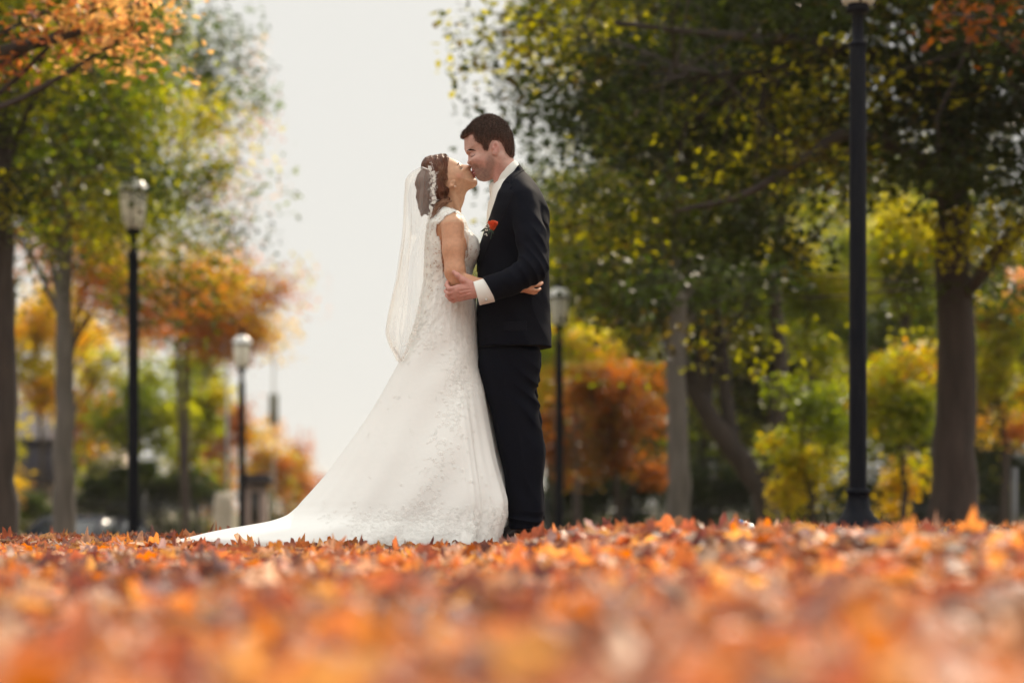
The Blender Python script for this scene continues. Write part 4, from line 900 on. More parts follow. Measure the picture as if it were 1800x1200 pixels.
V.D += (-.003 * ms * ridge(((Z - pz(400)) * .9 + (X - px(955)) * 1.1) * 48 + np.sin(Y * 18))).astype(np.float32)
ml = np.exp(-(((X - px(950)) / .10) ** 2 + ((Z - pz(560)) / .12) ** 2)) * (Y < 0)
V.D += (-.004 * ml * ridge((X - px(950)) * 34 + (Z - pz(560)) * 6 + np.sin(Z * 14))).astype(np.float32)
V.D += (.0016 * np.sin(X * 37 + Z * 21 + 2 * np.sin(Z * 13)) * np.sin(Z * 29 + Y * 31)).astype(np.float32)
jk = loc(V.mesh('jacket', SUIT, groom), groom); JV = V
# back seam vent, lapels, collar fall
def layer(vol, off, poly, k, name, matl, parent, root, lo, hi, h=.002, both=True, ymin=None, thick=.0):
    L = Vol(lo, hi, h)
    X, Y, Z = L.grid(L.sl(L.lo, L.lo + L.n * L.h))
    D = resample(vol, X, Y, Z)
    d = np.maximum(D - off, -poly_sd(poly, X[:, 0, :], Z[:, 0, :])[:, None, :])
    if thick: d = np.maximum(d, -(D - off + thick))
    if ymin is not None: d = np.maximum(d, ymin - np.abs(Y))
    L.D = d.astype(np.float32) + 0 * Y.astype(np.float32)
    L.D[[0, -1]] = .02; L.D[:, [0, -1]] = .02; L.D[:, :, [0, -1]] = .02
    return loc(L.mesh(name, matl, parent), root)
lap = PP([(883.5, 329), (893, 331), (901, 338), (896, 343.5), (903, 350), (890, 378), (866, 425), (846, 470), (838, 478), (836, 452), (841.5, 437), (850.5, 412), (862, 385.5), (869.5, 366), (877.5, 345)])
layer(JV, .0035, lap, 0, 'lapel', SUITL, jk, groom, (px(830), -.25, pz(485)), (px(912), .25, pz(322)), ymin=.015)
colp = PP([(913.3, 290.5), (917, 296), (921.5, 303), (905, 318), (898, 336), (893, 330), (884, 328.5), (892, 318), (903.5, 305.5)])
layer(JV, .004, colp, 0, 'collar', SUIT, jk, groom, (px(876), -.22, pz(342)), (px(928), .22, pz(284)))
for s in (-1,):
    pc_ = PP([(886, 572), (925, 570), (925.5, 586), (886, 588)])
    layer(JV, .0025, pc_, 0, 'pocket_flap', SUITL, jk, groom, (px(880), -.26, pz(592)), (px(930), 0, pz(565)))
# --- trousers
V = Vol((px(834), -.22, pz(936)), (px(972), .22, pz(585)), .0029)
V.loft(rows([(588, 846, 951, .155), (620, 838, 949, .160), (650, 841, 947, .16)]), n=2.2)
lg = [(618, 843, 949.5, .084), (645, 840, 949, .090), (667, 844, 947, .090), (694, 852, 942.5, .086), (716, 860, 948, .085), (756, 868, 951.5, .083), (784, 874, 957, .082), (818, 882, 956, .079), (855, 888, 953.5, .078), (881, 891, 955, .079), (903, 893, 956, .08), (922, 893, 952, .08), (928, 893, 948, .078)]
for s in (-1, 1): V.loft([(z, a + (0 if s < 0 else .012), b + (0 if s < 0 else .006), h_, s * (.078 + .014 * (1 - min(1, (z + .03) / .7)))) for z, a, b, h_ in rows(lg)], n=2.3, k=.012)
X, Y, Z = V.grid(V.sl(V.lo, V.lo + V.n * V.h))
def wr(u, v, su, sv, au, av, fq, amp, ph=0):
    g = np.exp(-(((X - px(u)) / su) ** 2 + ((Z - pz(v)) / sv) ** 2)); V.D[...] += (-amp * g * ridge(((X - px(u)) * au + (Z - pz(v)) * av) * fq + ph + .8 * np.sin(Y * 16))).astype(np.float32)
wr(938, 680, .07, .10, .8, .9, 46, .006); wr(940, 740, .06, .10, 1.0, .75, 40, .005, 1); wr(935, 860, .06, .09, 1, .5, 40, .004, .6); wr(925, 915, .12, .035, .15, 1, 70, .006, .3); wr(880, 700, .06, .2, 1, .25, 36, .003, 2); wr(915, 800, .05, .15, 1, .2, 40, .003)
V.D += (.002 * np.sin(X * 31 + Z * 17 + 2 * np.sin(Z * 11 + Y * 5)) * np.sin(Z * 23 + Y * 19)).astype(np.float32)
loc(V.mesh('trousers', SUIT, groom), groom)
# --- shirt, collar, cuff, tie
V = Vol((px(842), -.2, pz(480)), (px(935), .2, pz(300)), .0026)
V.loft(rows([(312, 878, 910, .055), (325, 867, 925, .10), (345, 862.5, 940, .16), (365, 859.5, 950, .18), (387, 857.5, 955, .185), (430, 850, 955, .17), (475, 848, 950, .16)]), n=2.2)
X, Y, Z = V.grid(V.sl(V.lo, V.lo + V.n * V.h)); V.D += (.0012 * np.sin(Z * 60 + X * 40 + 2 * np.sin(Y * 40))).astype(np.float32)
sh = loc(V.mesh('shirt', SHIRT, groom), groom)
cpoly = PP([(904.5, 283.6), (909, 284.8), (914, 291), (904, 307), (886, 329), (879, 338), (875, 343.5), (871.5, 336), (868.5, 326), (871.5, 321), (878, 309.5), (887, 300.5), (896, 292)])
neckp = spl(PP([(868, 322), (872, 305), (880, 290), (890, 276), (902, 270), (908, 283), (916, 296), (924, 315), (915, 345), (890, 356), (872, 350), (867, 335)]), 3)
V = Vol((px(862), -.12, pz(350)), (px(922), .12, pz(278)), .0018)
V.inflate(neckp, lambda d, X, Z: Whead(.0765, .022)(d, X, Z), yc=GY * .5); V.prism(cpoly, k=.003)
loc(V.mesh('collar', SHIRT, sh), groom)
def tubeoval(s, a, b, ra, rb, name, matl, parent, cut_n, fy=.8):
    v = Vol(np.minimum(a, b) - .08, np.maximum(a, b) + .08, .002); a = np.array(a); b = np.array(b); ab = b - a; L2 = ab @ ab; n1 = np.array(cut_n) / np.linalg.norm(cut_n)
    X, Y, Z = v.grid(v.sl(v.lo, v.lo + v.n * v.h)); t = ((X - a[0]) * ab[0] + (Y - a[1]) * ab[1] + (Z - a[2]) * ab[2]) / L2
    d = np.sqrt((X - a[0] - t * ab[0]) ** 2 + ((Y - a[1] - t * ab[1]) / fy) ** 2 + (Z - a[2] - t * ab[2]) ** 2) - (ra + (rb - ra) * t)
    pa = (X - b[0]) * n1[0] + (Y - b[1]) * n1[1] + (Z - b[2]) * n1[2]; pb = (a[0] - X) * n1[0] + (a[1] - Y) * n1[1] + (a[2] - Z) * n1[2]
    d = np.maximum(d, np.maximum(pa, pb)); inner = np.maximum(d + .003, -(pa + .02)); d = np.maximum(d, -np.maximum(d + .0035, -(pa + .012)))
    v.D = d.astype(np.float32); return loc(v.mesh(name, matl, parent), groom)
for s in (-1, 1):
    tubeoval(s, p3(864, 508.5, s * .303), p3(837.5, 516, s * .297), .0545, .052, 'cuff', SHIRT, sh, (-39, 0, -11), .72)
m = MB(); c = p3(854.5, 527, -.345); th = np.linspace(0, 2 * PI, 17)
m.tube(np.stack([c[0] + .0052 * np.cos(th), np.full(17, YC + c[1] - .0), c[2] + .0052 * np.sin(th)], 1), .0012, 6, cap=False); m.tube([(c[0], YC + c[1] - .001, c[2]), (c[0], YC + c[1] + .004, c[2])], .0045, 12)
loc(m.build('cufflink', mat('silver', (.55, .53, .5), .3, metal=.8), sh), groom)
V = Vol((px(845), -.06, pz(480)), (px(885), .06, pz(318)), .0016)
V.chain([(px(868.5), 0, pz(328)), (px(866), 0, pz(344))], [.021, .013], .004)
V.loft(rows([(478, 848, 852, .045), (430, 850, 856, .045), (387, 855.3, 862, .040), (365, 857, 865, .032), (350, 860.5, 868, .021), (343, 863, 869, .013)]), n=2.5, k=.006)
X, Y, Z = V.grid(V.sl(V.lo, V.lo + V.n * V.h)); V.D += (.001 * np.sin(Z * 90 + X * 200 + Y * 60)).astype(np.float32)
loc(V.mesh('tie', TIE, groom), groom)
# --- shoes
for s in (-1, 1):
    V = Vol((px(868), s * .11 - .07, -.04), (px(966), s * .11 + .07, .14), .0025); y = s * .105
    V.chain([(px(936), y, .045), (px(915), y, .048), (px(898), y, .022), (px(882), y * 1.08, .010)], [.040, .040, .034, .026], .02); V.cap((px(930), y, .05), (px(930), y, .10), .04, .042, .02)
    V.plane((0, 0, -.020), (0, 0, -1)); loc(V.mesh('shoe', LEATHER, groom), groom)
# --- boutonniere
bo = bpy.data.objects.new('boutonniere', None); COL.objects.link(bo); bo.parent = groom; bo.location = -Vector(groom.location)
ROSE = mat('rose_petal', (.80, .13, .045), .5, sss=.05, noise=(60, .25)); LEAFB = mat('dark_green_leaf', (.018, .045, .018), .4); BABY = mat('white_blossom', (.82, .82, .74), .6)
rc = p3(866.5, 396, -.232) + np.array([0, YC, 0]); rg = np.random.default_rng(9)
m = MB(); ax = np.array([.1, -.45, .9]); ax /= np.linalg.norm(ax); e1 = np.cross(ax, (1, 0, 0)); e1 /= np.linalg.norm(e1); e2 = np.cross(ax, e1)
for k in range(15):
    f = k / 14; n_ = 7; a0 = k * 2.4; span = 2.3 - .9 * f; tt = np.linspace(-1, 1, n_); hh = np.linspace(0, 1, 6); Vv = []
    for h in hh:
        for t in tt:
            rr = (.004 + .0165 * f) * (.35 + .75 * h ** .7) + .004 * f * max(0, h - .75) * 4; a = a0 + t * span / 2 * (1 - .25 * h * abs(t))
            zz = -.022 + h * (.040 + .003 * (1 - f)) - .004 * f * h - .006 * (t * t) * h
            Vv.append(rc + ax * zz + (e1 * math.cos(a) + e2 * math.sin(a)) * rr)
    i = (np.arange(5)[:, None] * n_ + np.arange(n_ - 1)[None]).ravel(); m.add(Vv, np.stack([i, i + 1, i + n_ + 1, i + n_], 1))
m.build('rose', ROSE, bo); 
m = MB()
for a, b, c_ in [((858, 402), (844.5, 407.5), .006), ((862, 403), (850, 402), .005), ((864, 404), (857, 412), .005), ((862, 404), (868, 411), .005)]:
    p0 = p3(*a, -.236); p1 = p3(*b, -.246); mid = (p0 + p1) / 2 + np.array([0, -.004, .002]); pp = catm([p0, mid, p1], 9) + np.array([0, YC, 0]); m.tube(pp, np.array([.2, .6, .9, 1, 1, .85, .6, .35, .05]) * c_, 6, flat=(.25, (0, 1, 0)))
m.tube(catm([p3(866, 402, -.222), p3(864, 412, -.232), p3(862, 420, -.235)], 6) + np.array([0, YC, 0]), .002, 6)
m.build('sprig', LEAFB, bo)
m = MB()
for k in range(26):
    q = p3(856 + rg.normal(0, 3.0), 399.5 + rg.normal(0, 4.0) + (4 if k % 3 == 0 else 0), -.243) + np.array([0, YC + rg.normal(0, .003), 0]); m.sphere(q, rg.uniform(.0018, .0034), 8)
m.build('filler_flower', BABY, bo)

# ======================= BRIDE
BYC = .012
bride = empty('person', (px(795), YC, -.02), 'woman in long white lace wedding dress and veil, tilting up to kiss the groom', 'person', 'couple kissing')
bface = spl(PP([(772, 275.5), (780, 274.5), (787, 275.6), (794, 278), (801, 281), (806.5, 284), (810.5, 287.5), (815.5, 289), (822, 289.3), (827.2, 290.6), (828.9, 293), (827.6, 296.5), (827.8, 299), (830.6, 300.8), (831.8, 303), (831.5, 305), (833.8, 307.3), (834.6, 309.8),
                 (834.6, 312.2), (837.4, 315), (839.4, 319.5), (838, 325), (832.5, 329.6), (825, 333), (820.5, 337), (817.5, 344), (816, 352), (812.5, 362), (808.5, 372), (808, 392), (770, 392), (764, 372), (768, 355), (766, 342), (758, 332), (752, 322), (750, 308), (753, 292), (761, 281)]), 3)
V = Vol((px(742), -.33, -.035), (px(966), .33, pz(268)), .0029)
bt = [(374, 772, 806, .052), (383, 763, 812, .105), (392, 757, 817, .142), (405, 754, 821, .148), (420, 752, 830, .142), (440, 751, 836, .138), (460, 752, 831, .128), (490, 752, 826, .112), (520, 748, 829, .125), (560, 744, 832, .148), (600, 738, 833, .155), (640, 745, 830, .15)]
V.loft(rows(bt), yc=0)
Wb0 = Whead(.0715, .035)
def Wbride(d, X, Z):
    nk = sstep(px(822), px(800), X) * sstep(pz(328), pz(348), Z); return Wb0(d, X, Z) * (1 - .33 * nk)
V.inflate(bface, Wbride, k=.015, yc=BYC)
fx = np.array([px(808) - px(824), 0, 0])
for s in (-1, 1):
    V.ell((px(809.5), BYC + s * .032, pz(294.5)), (.009, .011, .013), .008, 's'); V.ell((px(808.2), BYC + s * .0295, pz(296)), (.0095, .0115, .0125), .004)
    V.ell((px(803), BYC + s * .046, pz(308)), (.018, .012, .02), .025)
    V.ell((px(824.4), BYC + s * .0105, pz(295.2)), (.0065, .0065, .007), .004); V.ell((px(827.6), BYC + s * .0065, pz(296.8)), (.003, .003, .0035), .002, 's')
    ec = np.array((px(795), BYC + s * .069, pz(327)))
    V.ell(ec, (.011, .008, .022), .006, rx=((.8, 0, .6), (0, 1, 0), (-.6, 0, .8))); V.ell(ec + (.002, s * .009, .004), (.006, .006, .011), .003, 's', rx=((.8, 0, .6), (0, 1, 0), (-.6, 0, .8)))
    V.ell(ec + (.014, s * -.001, -.012), (.007, .005, .008), .005)
V.ell((px(831), BYC, pz(303)), (.0055, .017, .005), .003); V.ell((px(833.6), BYC, pz(309.5)), (.0065, .017, .0055), .003)
for s in (-1, 1):
    V.cap((px(793), BYC + s * .045, pz(333)), (px(806), s * .012, pz(372)), .012, .010, .012)
    V.chain([p3(782, 376, s * .07), p3(793, 389, s * .140)], [.030, .040], .03)
    V.chain([p3(795.5, 398, s * .160), p3(797.5, 440, s * .188), p3(800, 478, s * .210), p3(802.5, 494, s * .217)], [.0500, .0465, .0425, .034], .02)
    V.chain([p3(803, 492, s * .217), p3(822, 497, s * .226), p3(848, 502.5, s * .236), p3(893, 508, s * .240)], [.034, .0345, .0295, .022], .012)
    V.cap(p3(893, 508, s * .240), p3(921, 507.5, s * .222), .018, .016, .012); V.cap(p3(900, 504, s * .238), p3(922, 502, s * .220), .013, .0125, .012)
    for f, rr in (([(925, 501.5, .214), (936, 497, .196), (946, 494.5, .172), (953, 490.5, .150)], .0080), ([(928, 504.5, .214), (938, 501.5, .198), (947.5, 501, .172), (953, 497.5, .148)], .0082),
                  ([(928, 509, .214), (937, 509.5, .198), (944.5, 510.5, .174), (949.5, 507.5, .152)], .0078), ([(925, 512, .214), (932, 514, .200), (938, 515.5, .182), (943, 514.5, .164)], .0068)):
        V.chain([p3(a, b, s * c) for a, b, c in f], [rr * 1.12, rr, rr * .93, rr * .78], .003, k0=.006)
    V.chain([p3(902, 502, s * .236), p3(912, 495, s * .226), p3(922, 489, s * .212)], [.0125, .0095, .0078], .008)
    V.chain([(px(790), s * .075, pz(620)), (px(792), s * .075, pz(770)), (px(790), s * .075, pz(915)), (px(812), s * .08, pz(937))], [.078, .052, .036, .026], .02)
def bcol(P_):
    x, y, z = P_.T; C = np.tile(np.array([.60, .345, .215]), (len(x), 1)); arm = (z < pz(400)); C[arm] *= np.array([1.0, .90, .86])
    bl = mask_ell(x, z, 808, 312, 12, 9, .9); C *= 1 - bl[:, None] * np.array([.02, .16, .12])
    lip = np.maximum(mask_ell(x, z, 831, 303.2, 3.6, 2.6, .4), mask_ell(x, z, 833.8, 309.6, 3.8, 2.6, .4)); C = C * (1 - lip[:, None]) + lip[:, None] * np.array([.42, .10, .09])
    ey = mask_ell(x, z, 809.5, 295.5, 4, 4.5, .8) * .3; C *= 1 - ey[:, None]
    return np.clip(C, 0, 1)
loc(V.mesh('body', SKIN, bride, bcol), bride); BV = V
brow(BV, [(806.2, 285.5), (806.0, 288), (805.0, 291), (803.2, 294)], [.0012, .0027, .0026, .001], 'eyebrow', bride, bride)
brow(BV, [(812.2, 294.5), (812.3, 297), (810.5, 299.3), (807.2, 300)], [.001, .0020, .0020, .0008], 'eyelash', bride, bride, mat('lash', (.01, .008, .008), .6), .0012)
HAIRB = mat('hair_auburn', (.125, .048, .027), .48, spec=.25, noise=(60, .45, (1, 1, .3)), bump=(300, .7, .002, (1, .8, .2)))
hb_out = spl(PP([(789, 274.5), (785, 270.8), (779, 269.3), (770, 270.8), (760, 272.6), (750, 275), (743.5, 280.5), (740.5, 288.5), (741, 296), (736, 303), (731, 313), (729, 324), (732, 334), (731, 345), (734, 358), (737, 370), (741, 380), (744.5, 386), (750, 383), (757, 379), (768, 378), (782, 371), (796, 360), (800, 352), (798, 344), (803, 340), (806, 337), (804, 328), (802, 318), (799, 306), (797, 296), (793, 284)]), 3)
V = Vol((px(718), -.115, pz(415)), (px(812), .14, pz(264)), .0017)
def Wbh(d, X, Z):
    w = Whead(.088, .030, .006)(d, X, Z); lower = sstep(pz(335), pz(372), Z); return w * (1 - .28 * lower)
V.inflate(hb_out, Wbh, yc=BYC)
vis = PP([(789, 262), (789, 275), (794, 284), (797.5, 296), (799, 306), (801, 315), (803, 322), (803, 327), (797, 319.5), (789, 318), (783.5, 322), (784.5, 330), (790, 334.5), (797, 335.5), (804, 334), (807, 337), (804, 341), (797.5, 342), (789, 341), (786, 347), (796, 349), (800, 354), (796, 361), (783, 370), (768, 379), (757, 386), (748, 399), (740, 414), (712, 414), (712, 262)])
V.prism(vis, k=.003)
X, Y, Z = V.grid(V.sl(V.lo, V.lo + V.n * V.h))
vd = np.maximum(poly_sd(vis, X[:, 0, :], Z[:, 0, :])[:, None, :], 0)
V.D = np.maximum(V.D, resample(BV, X, Y, Z) - (.0015 + 1.15 * vd)).astype(np.float32)
rr_ = np.sqrt((X - px(690)) ** 2 + ((Z - pz(318)) * .75) ** 2)
V.D += (.0008 * np.sin(rr_ * 820 + 2.2 * np.sin(Z * 28 + Y * 20)) + .0015 * np.sin(rr_ * 300 + 2.5 * np.sin(Z * 17) + Y * 35) + .0007 * np.sin(Y * 210 + X * 160 + 3 * np.sin(Z * 30))).astype(np.float32)
hb = loc(V.mesh('hair', HAIRB, bride), bride); hb = fuzz(hb, 5000, .007, 8, .0003, (-.3, 0, 0))
m = MB(); rg = np.random.default_rng(12)
for k in range(90):      # swept locks and loose strands
    u0 = rg.uniform(748, 786); v0 = 271 + rg.uniform(0, 8); yy = rg.uniform(-.08, .0)
    pts = []
    for (u, v) in [(u0, v0), (u0 * .4 + 793 * .6 - 6, 296 + rg.normal(0, 2)), (782 + rg.normal(0, 7), 322 + rg.normal(0, 3)), (766 + rg.normal(0, 9), 350 + rg.normal(0, 5))]:
        y = V.ysurf(px(u), pz(v), -1)
        if y is None: break
        pts.append((px(u), y + .0004 + YC, pz(v)))
    if len(pts) == 4: m.tube(catm(pts, 16), np.linspace(.0008, .0005, 16), 4, cap=False)
for k in range(26):
    u0, v0 = 762 + rg.normal(0, 6), 360 + rg.normal(0, 8); y0 = -.07 + rg.normal(0, .02)
    pts = [p3(786 + rg.normal(0, 4), 352 + rg.normal(0, 2), y0 - .005), p3(775 + rg.normal(0, 3), 360 + rg.normal(0, 3), y0 - .012), p3(764 + rg.normal(0, 3), 372 + rg.normal(0, 3), y0 - .012), p3(758 + rg.normal(0, 3), 384 + rg.normal(0, 4), y0 - .005)]
    m.tube(catm(pts, 12) + np.array([0, YC, 0]), np.linspace(.0022, .0008, 12), 5, cap=False)
loc(m.build('hair_strands', mat('hair_highlight', (.24, .11, .055), .35, spec=.5), hb), bride)
m = MB(); m.sphere(np.array((px(800.3), YC + BYC - .0735, pz(330.8))), .0022, 10); loc(m.build('earring', mat('crystal', (.85, .83, .8), .1, metal=.6), bride), bride)

# --- bodice
def lace_mat(name, base, white, sc_=150, amt=.5, rough=.6):
    m = mat(name, base, rough); t = m.node_tree; b = t.nodes['Principled BSDF']; tc = t.nodes.new('ShaderNodeTexCoord')
    v = t.nodes.new('ShaderNodeTexVoronoi'); v.feature = 'DISTANCE_TO_EDGE'; v.inputs['Scale'].default_value = sc_
    n = t.nodes.new('ShaderNodeTexNoise'); n.inputs['Scale'].default_value = sc_ * .35; n.inputs['Detail'].default_value = 4
    t.links.new(tc.outputs['Object'], v.inputs['Vector']); t.links.new(tc.outputs['Object'], n.inputs['Vector'])
    a = t.nodes.new('ShaderNodeMath'); a.operation = 'LESS_THAN'; a.inputs[1].default_value = .12; t.links.new(v.outputs[0], a.inputs[0])
    c = t.nodes.new('ShaderNodeMath'); c.operation = 'GREATER_THAN'; c.inputs[1].default_value = 1 - amt; t.links.new(n.outputs[0], c.inputs[0])
    d = t.nodes.new('ShaderNodeMath'); d.operation = 'MAXIMUM'; t.links.new(a.outputs[0], d.inputs[0]); t.links.new(c.outputs[0], d.inputs[1])
    mx = t.nodes.new('ShaderNodeMix'); mx.data_type = 'RGBA'; mx.inputs[6].default_value = (*base, 1); mx.inputs[7].default_value = (*white, 1)
    t.links.new(d.outputs[0], mx.inputs[0]); t.links.new(mx.outputs[2], b.inputs['Base Color'])
    bp = t.nodes.new('ShaderNodeBump'); bp.inputs['Strength'].default_value = .8; bp.inputs['Distance'].default_value = .0018
    t.links.new(d.outputs[0], bp.inputs['Height']); t.links.new(bp.outputs[0], b.inputs['Normal']); b.inputs['Sheen Weight'].default_value = .15
    return m
BOD = lace_mat('bodice_lace', (.52, .36, .28), (.88, .86, .80), 120, .55)
V = Vol((px(738), -.24, pz(545)), (px(848), .24, pz(362)), .0024)
V.loft(rows([(366, 778, 800, .05), (374, 768, 809, .075), (383, 758, 815, .112), (392, 752, 820, .150), (405, 749.5, 825, .155), (420, 747.5, 834.5, .150), (440, 746.5, 840.5, .146), (449, 746.5, 840.5, .142), (462, 746, 836, .134), (480, 745, 830, .122), (500, 744, 829, .122), (520, 741, 831, .134), (543, 738, 833, .150)]), n=2.2)
for s in (-1, 1):
    V.chain([p3(780, 376, s * .072), p3(792, 388.5, s * .140)], [.034, .046], .02); V.cap(p3(795.5, 398, s * .160), p3(797.5, 425, s * .180), .0535, .052, .015)
    V.ell((px(822), s * .062, pz(438)), (.052, .062, .062), .03)
hole = PP([(814, 378.5), (808, 381), (804, 379.3), (799.5, 380), (794, 383.6), (790, 386.2), (786, 387.6), (781, 394), (776.5, 397), (771.5, 399.5), (768.6, 403), (768.3, 412), (769.5, 421), (776, 428), (779, 470), (782, 500), (822, 500), (824, 420), (820, 388)])
rH = V.sl(V.lo, V.lo + V.n * V.h); X, Y, Z = V.grid(rH)
dcut = np.maximum(-poly_sd(hole, X[:, 0, :], Z[:, 0, :])[:, None, :], .112 - np.abs(Y)); V.comb(rH, dcut, 0, 's')
top = PP([(700, 372), (758, 373.5), (768, 371), (780, 367.5), (793, 369), (806, 372.5), (813, 378), (830, 395), (870, 400), (870, 600), (700, 600)])
V.prism(top, k=.003)
bod = loc(V.mesh('bodice', BOD, bride), bride); DV = V
# --- skirt with train
SK = mat('satin_skirt', (.86, .855, .82), .5, spec=.35, sheen=.12, bump=(34, .22, .004))
tabs = np.array([(488, 746, 828, .118), (505, 743.2, 832, .126), (530, 738.5, 835.5, .146), (560, 731, 838, .166), (590, 721, 840, .184), (620, 710, 842.5, .202), (650, 694, 847.5, .225), (680, 677.5, 853.5, .255), (710, 660, 859, .286), (740, 641, 864, .32), (770, 620, 870, .355), (800, 598, 876, .39),
                 (830, 576, 884, .42), (858, 552, 893, .445), (880, 532, 899, .462), (895, 518, 899, .472), (908, 498, 897, .48), (916, 472, 895, .485), (922, 438, 893, .49), (928, 400, 891, .495), (934, 368, 889, .50), (940, 342, 887, .505), (947, 312, 885, .51), (954, 304, 884, .513), (962, 303, 884, .514)])
NR, NT = 420, 760
vv = np.concatenate([np.linspace(488, 880, 260), np.linspace(881.5, 962, 160)])
g = [smooth_interp(vv, tabs[:, 0], tabs[:, k]) for k in (1, 2, 3)]
th = np.linspace(-PI, PI, NT, endpoint=False)      # 0 = front (+x), -90 deg = towards the camera
T, I = np.meshgrid(th, np.arange(NR)); vr = vv[I]
xb = px(788) + (px(838) - px(788)) * sstep(560, 900, vr) * .55
x0, x1, hy = px(g[0])[I], px(g[1])[I], g[2][I]
ct, st = np.cos(T), np.sin(T); pw = 1.0
low = sstep(500, 930, vr)
f1 = (np.sin(T * 9 + 1.3 + .8 * np.sin(T * 2) + .004 * (vr - 700)) + .6 * np.sin(T * 15 + 2.2 + .9 * np.sin(3 * T)) + .35 * np.sin(T * 26 + 1.5 * np.sin(5 * T)))
fr = .5 + .5 * np.clip(ct, 0, 1)
amp = (.0004 + .013 * low ** 2.2) * (.45 + .9 * np.clip(ct, -.15, 1))
pinch = .0006 * np.sin(T * 31 + vr * .05) * np.exp(-((vr - 560) / 60) ** 2)
R_ = 1 + 0 * T; dlt = amp * f1 + pinch
X_ = xb + np.where(ct > 0, (x1 - xb), (xb - x0)) * ct * R_; Y_ = hy * st
nx_ = ct * hy; ny_ = st * np.where(ct > 0, (x1 - xb), (xb - x0)); nn = np.sqrt(nx_ ** 2 + ny_ ** 2) + 1e-9
X_ += nx_ / nn * dlt; Y_ += ny_ / nn * dlt
# soft diagonal drapes towards the train on the sides
side = np.clip(-st * np.sign(-1) * -1, 0, 1) if False else np.abs(st)
q = ((788 - 0) + (X_ / YC * FPX + 900 - 788) * .8 - (vr - 600) * -.62)
dr = .0045 * side * np.sin(q * .085 + .7 * np.sin(vr * .02)) * sstep(540, 640, vr) + .006 * side * np.sin(q * .041 + 2) * sstep(600, 720, vr) * (1 - .4 * sstep(900, 945, vr))
Y_ += dr * np.sign(st)
Z_ = pz(vr) + .004 * np.sin(T * 7 + 1) * sstep(915, 950, vr)
Z_ = np.maximum(Z_, ground(X_, YC + Y_) - .012 + .014 * (.5 + .5 * np.sin(T * 23)) * (vr < 950))
SV = np.stack([X_, Y_ + YC, Z_], 2); i = (np.arange(NR - 1)[:, None] * NT + np.arange(NT)[None]).ravel(); j = (np.arange(NR - 1)[:, None] * NT + (np.arange(NT)[None] + 1) % NT).ravel()
sk = loc(mesh_np('skirt', SV.reshape(-1, 3), np.stack([i, i + NT, j + NT, j], 1), SK, bride), bride)
# --- lace motifs
LACE = mat('lace_thread', (.93, .92, .88), .55, spec=.3, sheen=.1); BEAD = mat('bead', (.75, .7, .66), .15, spec=.8, metal=.3)
def motif(m, c, n, t, size, rg, kind=0):
    n = n / (np.linalg.norm(n) + 1e-9); t = t - n * (t @ n); t /= np.linalg.norm(t) + 1e-9; b = np.cross(n, t)
    def pt(x, y, h): return c + t * x + b * y + n * h
    if kind == 0:
        k = int(rg.integers(5, 7)); a0 = rg.uniform(0, 6)
        for p_ in range(k):
            a = a0 + p_ * 2 * PI / k; ca, sa = math.cos(a), math.sin(a); L_ = size * rg.uniform(.8, 1.1); w_ = L_ * .42
            loc_ = [(.12, 0, .0014), (.55, -.9, .0007), (1.0, 0, .0007), (.55, .9, .0007), (.6, 0, .0022)]
            V5 = [pt(L_ * x_ * ca - w_ * y_ * sa * .9, L_ * x_ * sa + w_ * y_ * ca * .9, h_) for x_, y_, h_ in loc_]
            m.add(V5, [(0, 1, 4), (1, 2, 4), (2, 3, 4), (3, 0, 4)])
    else:
        k = int(rg.integers(5, 9)); a = rg.uniform(0, 6); x = y = 0
        for p_ in range(k):
            a += rg.normal(.35, .25); x += math.cos(a) * size * .45; y += math.sin(a) * size * .45; s_ = 1 if p_ % 2 else -1; ca, sa = math.cos(a + s_ * .9), math.sin(a + s_ * .9); L_ = size * .62
            V5 = [pt(x + L_ * u_ * ca - L_ * .3 * w_ * sa, y + L_ * u_ * sa + L_ * .3 * w_ * ca, h_) for u_, w_, h_ in [(0, 0, .0012), (.5, -.9, .0007), (1, 0, .0006), (.5, .9, .0007), (.5, 0, .0020)]]
            m.add(V5, [(0, 1, 4), (1, 2, 4), (2, 3, 4), (3, 0, 4)])
rg = np.random.default_rng(21); ml_ = MB(); cnt = 0
SN = np.cross(np.roll(SV, -1, 1) - np.roll(SV, 1, 1), np.gradient(SV, axis=0)); SN /= np.linalg.norm(SN, axis=2)[:, :, None] + 1e-9
if (SN[200, NT // 4] @ np.array([0, -1., 0])) < 0: SN = -SN
for k in range(34000):
    r_ = int(rg.integers(0, NR)); c_ = int(rg.integers(0, NT)); p = SV[r_, c_]; u = p[0] / p[1] * FPX + 900; v = vv[r_]; tt_ = th[c_]
    if tt_ > .6 and tt_ < 2.6 and rg.uniform() > .25: continue
    fu = (u - px(0)) if False else u
    lane = min(abs(u - (815 + (v - 560) * .05)), abs(u - (836 + (v - 600) * .12)), 60) 
    d = .015 + .95 * math.exp(-(lane / 9) ** 2) * (v < 700) + .55 * math.exp(-((u - (825 - (v - 600) * .25)) / 22) ** 2) + (.95 * sstep(885, 915, v) * (u > 560)) + .55 * math.exp(-((v - 520) / 40) ** 2) + .35 * math.exp(-((u - 745) / 18) ** 2) * (v < 620)
    d *= .35 + .65 * (math.sin(u * .21 + v * .05) * math.sin(v * .13 + u * .04) > -.25)
    if u < 620: d *= .15
    if rg.uniform() > d: continue
    motif(ml_, p, SN[r_, c_], rg.normal(0, 1, 3), rg.uniform(.007, .013), rg, int(rg.uniform() > .45)); cnt += 1
loc(ml_.build('lace_motifs', LACE, sk, smooth=False), bride)
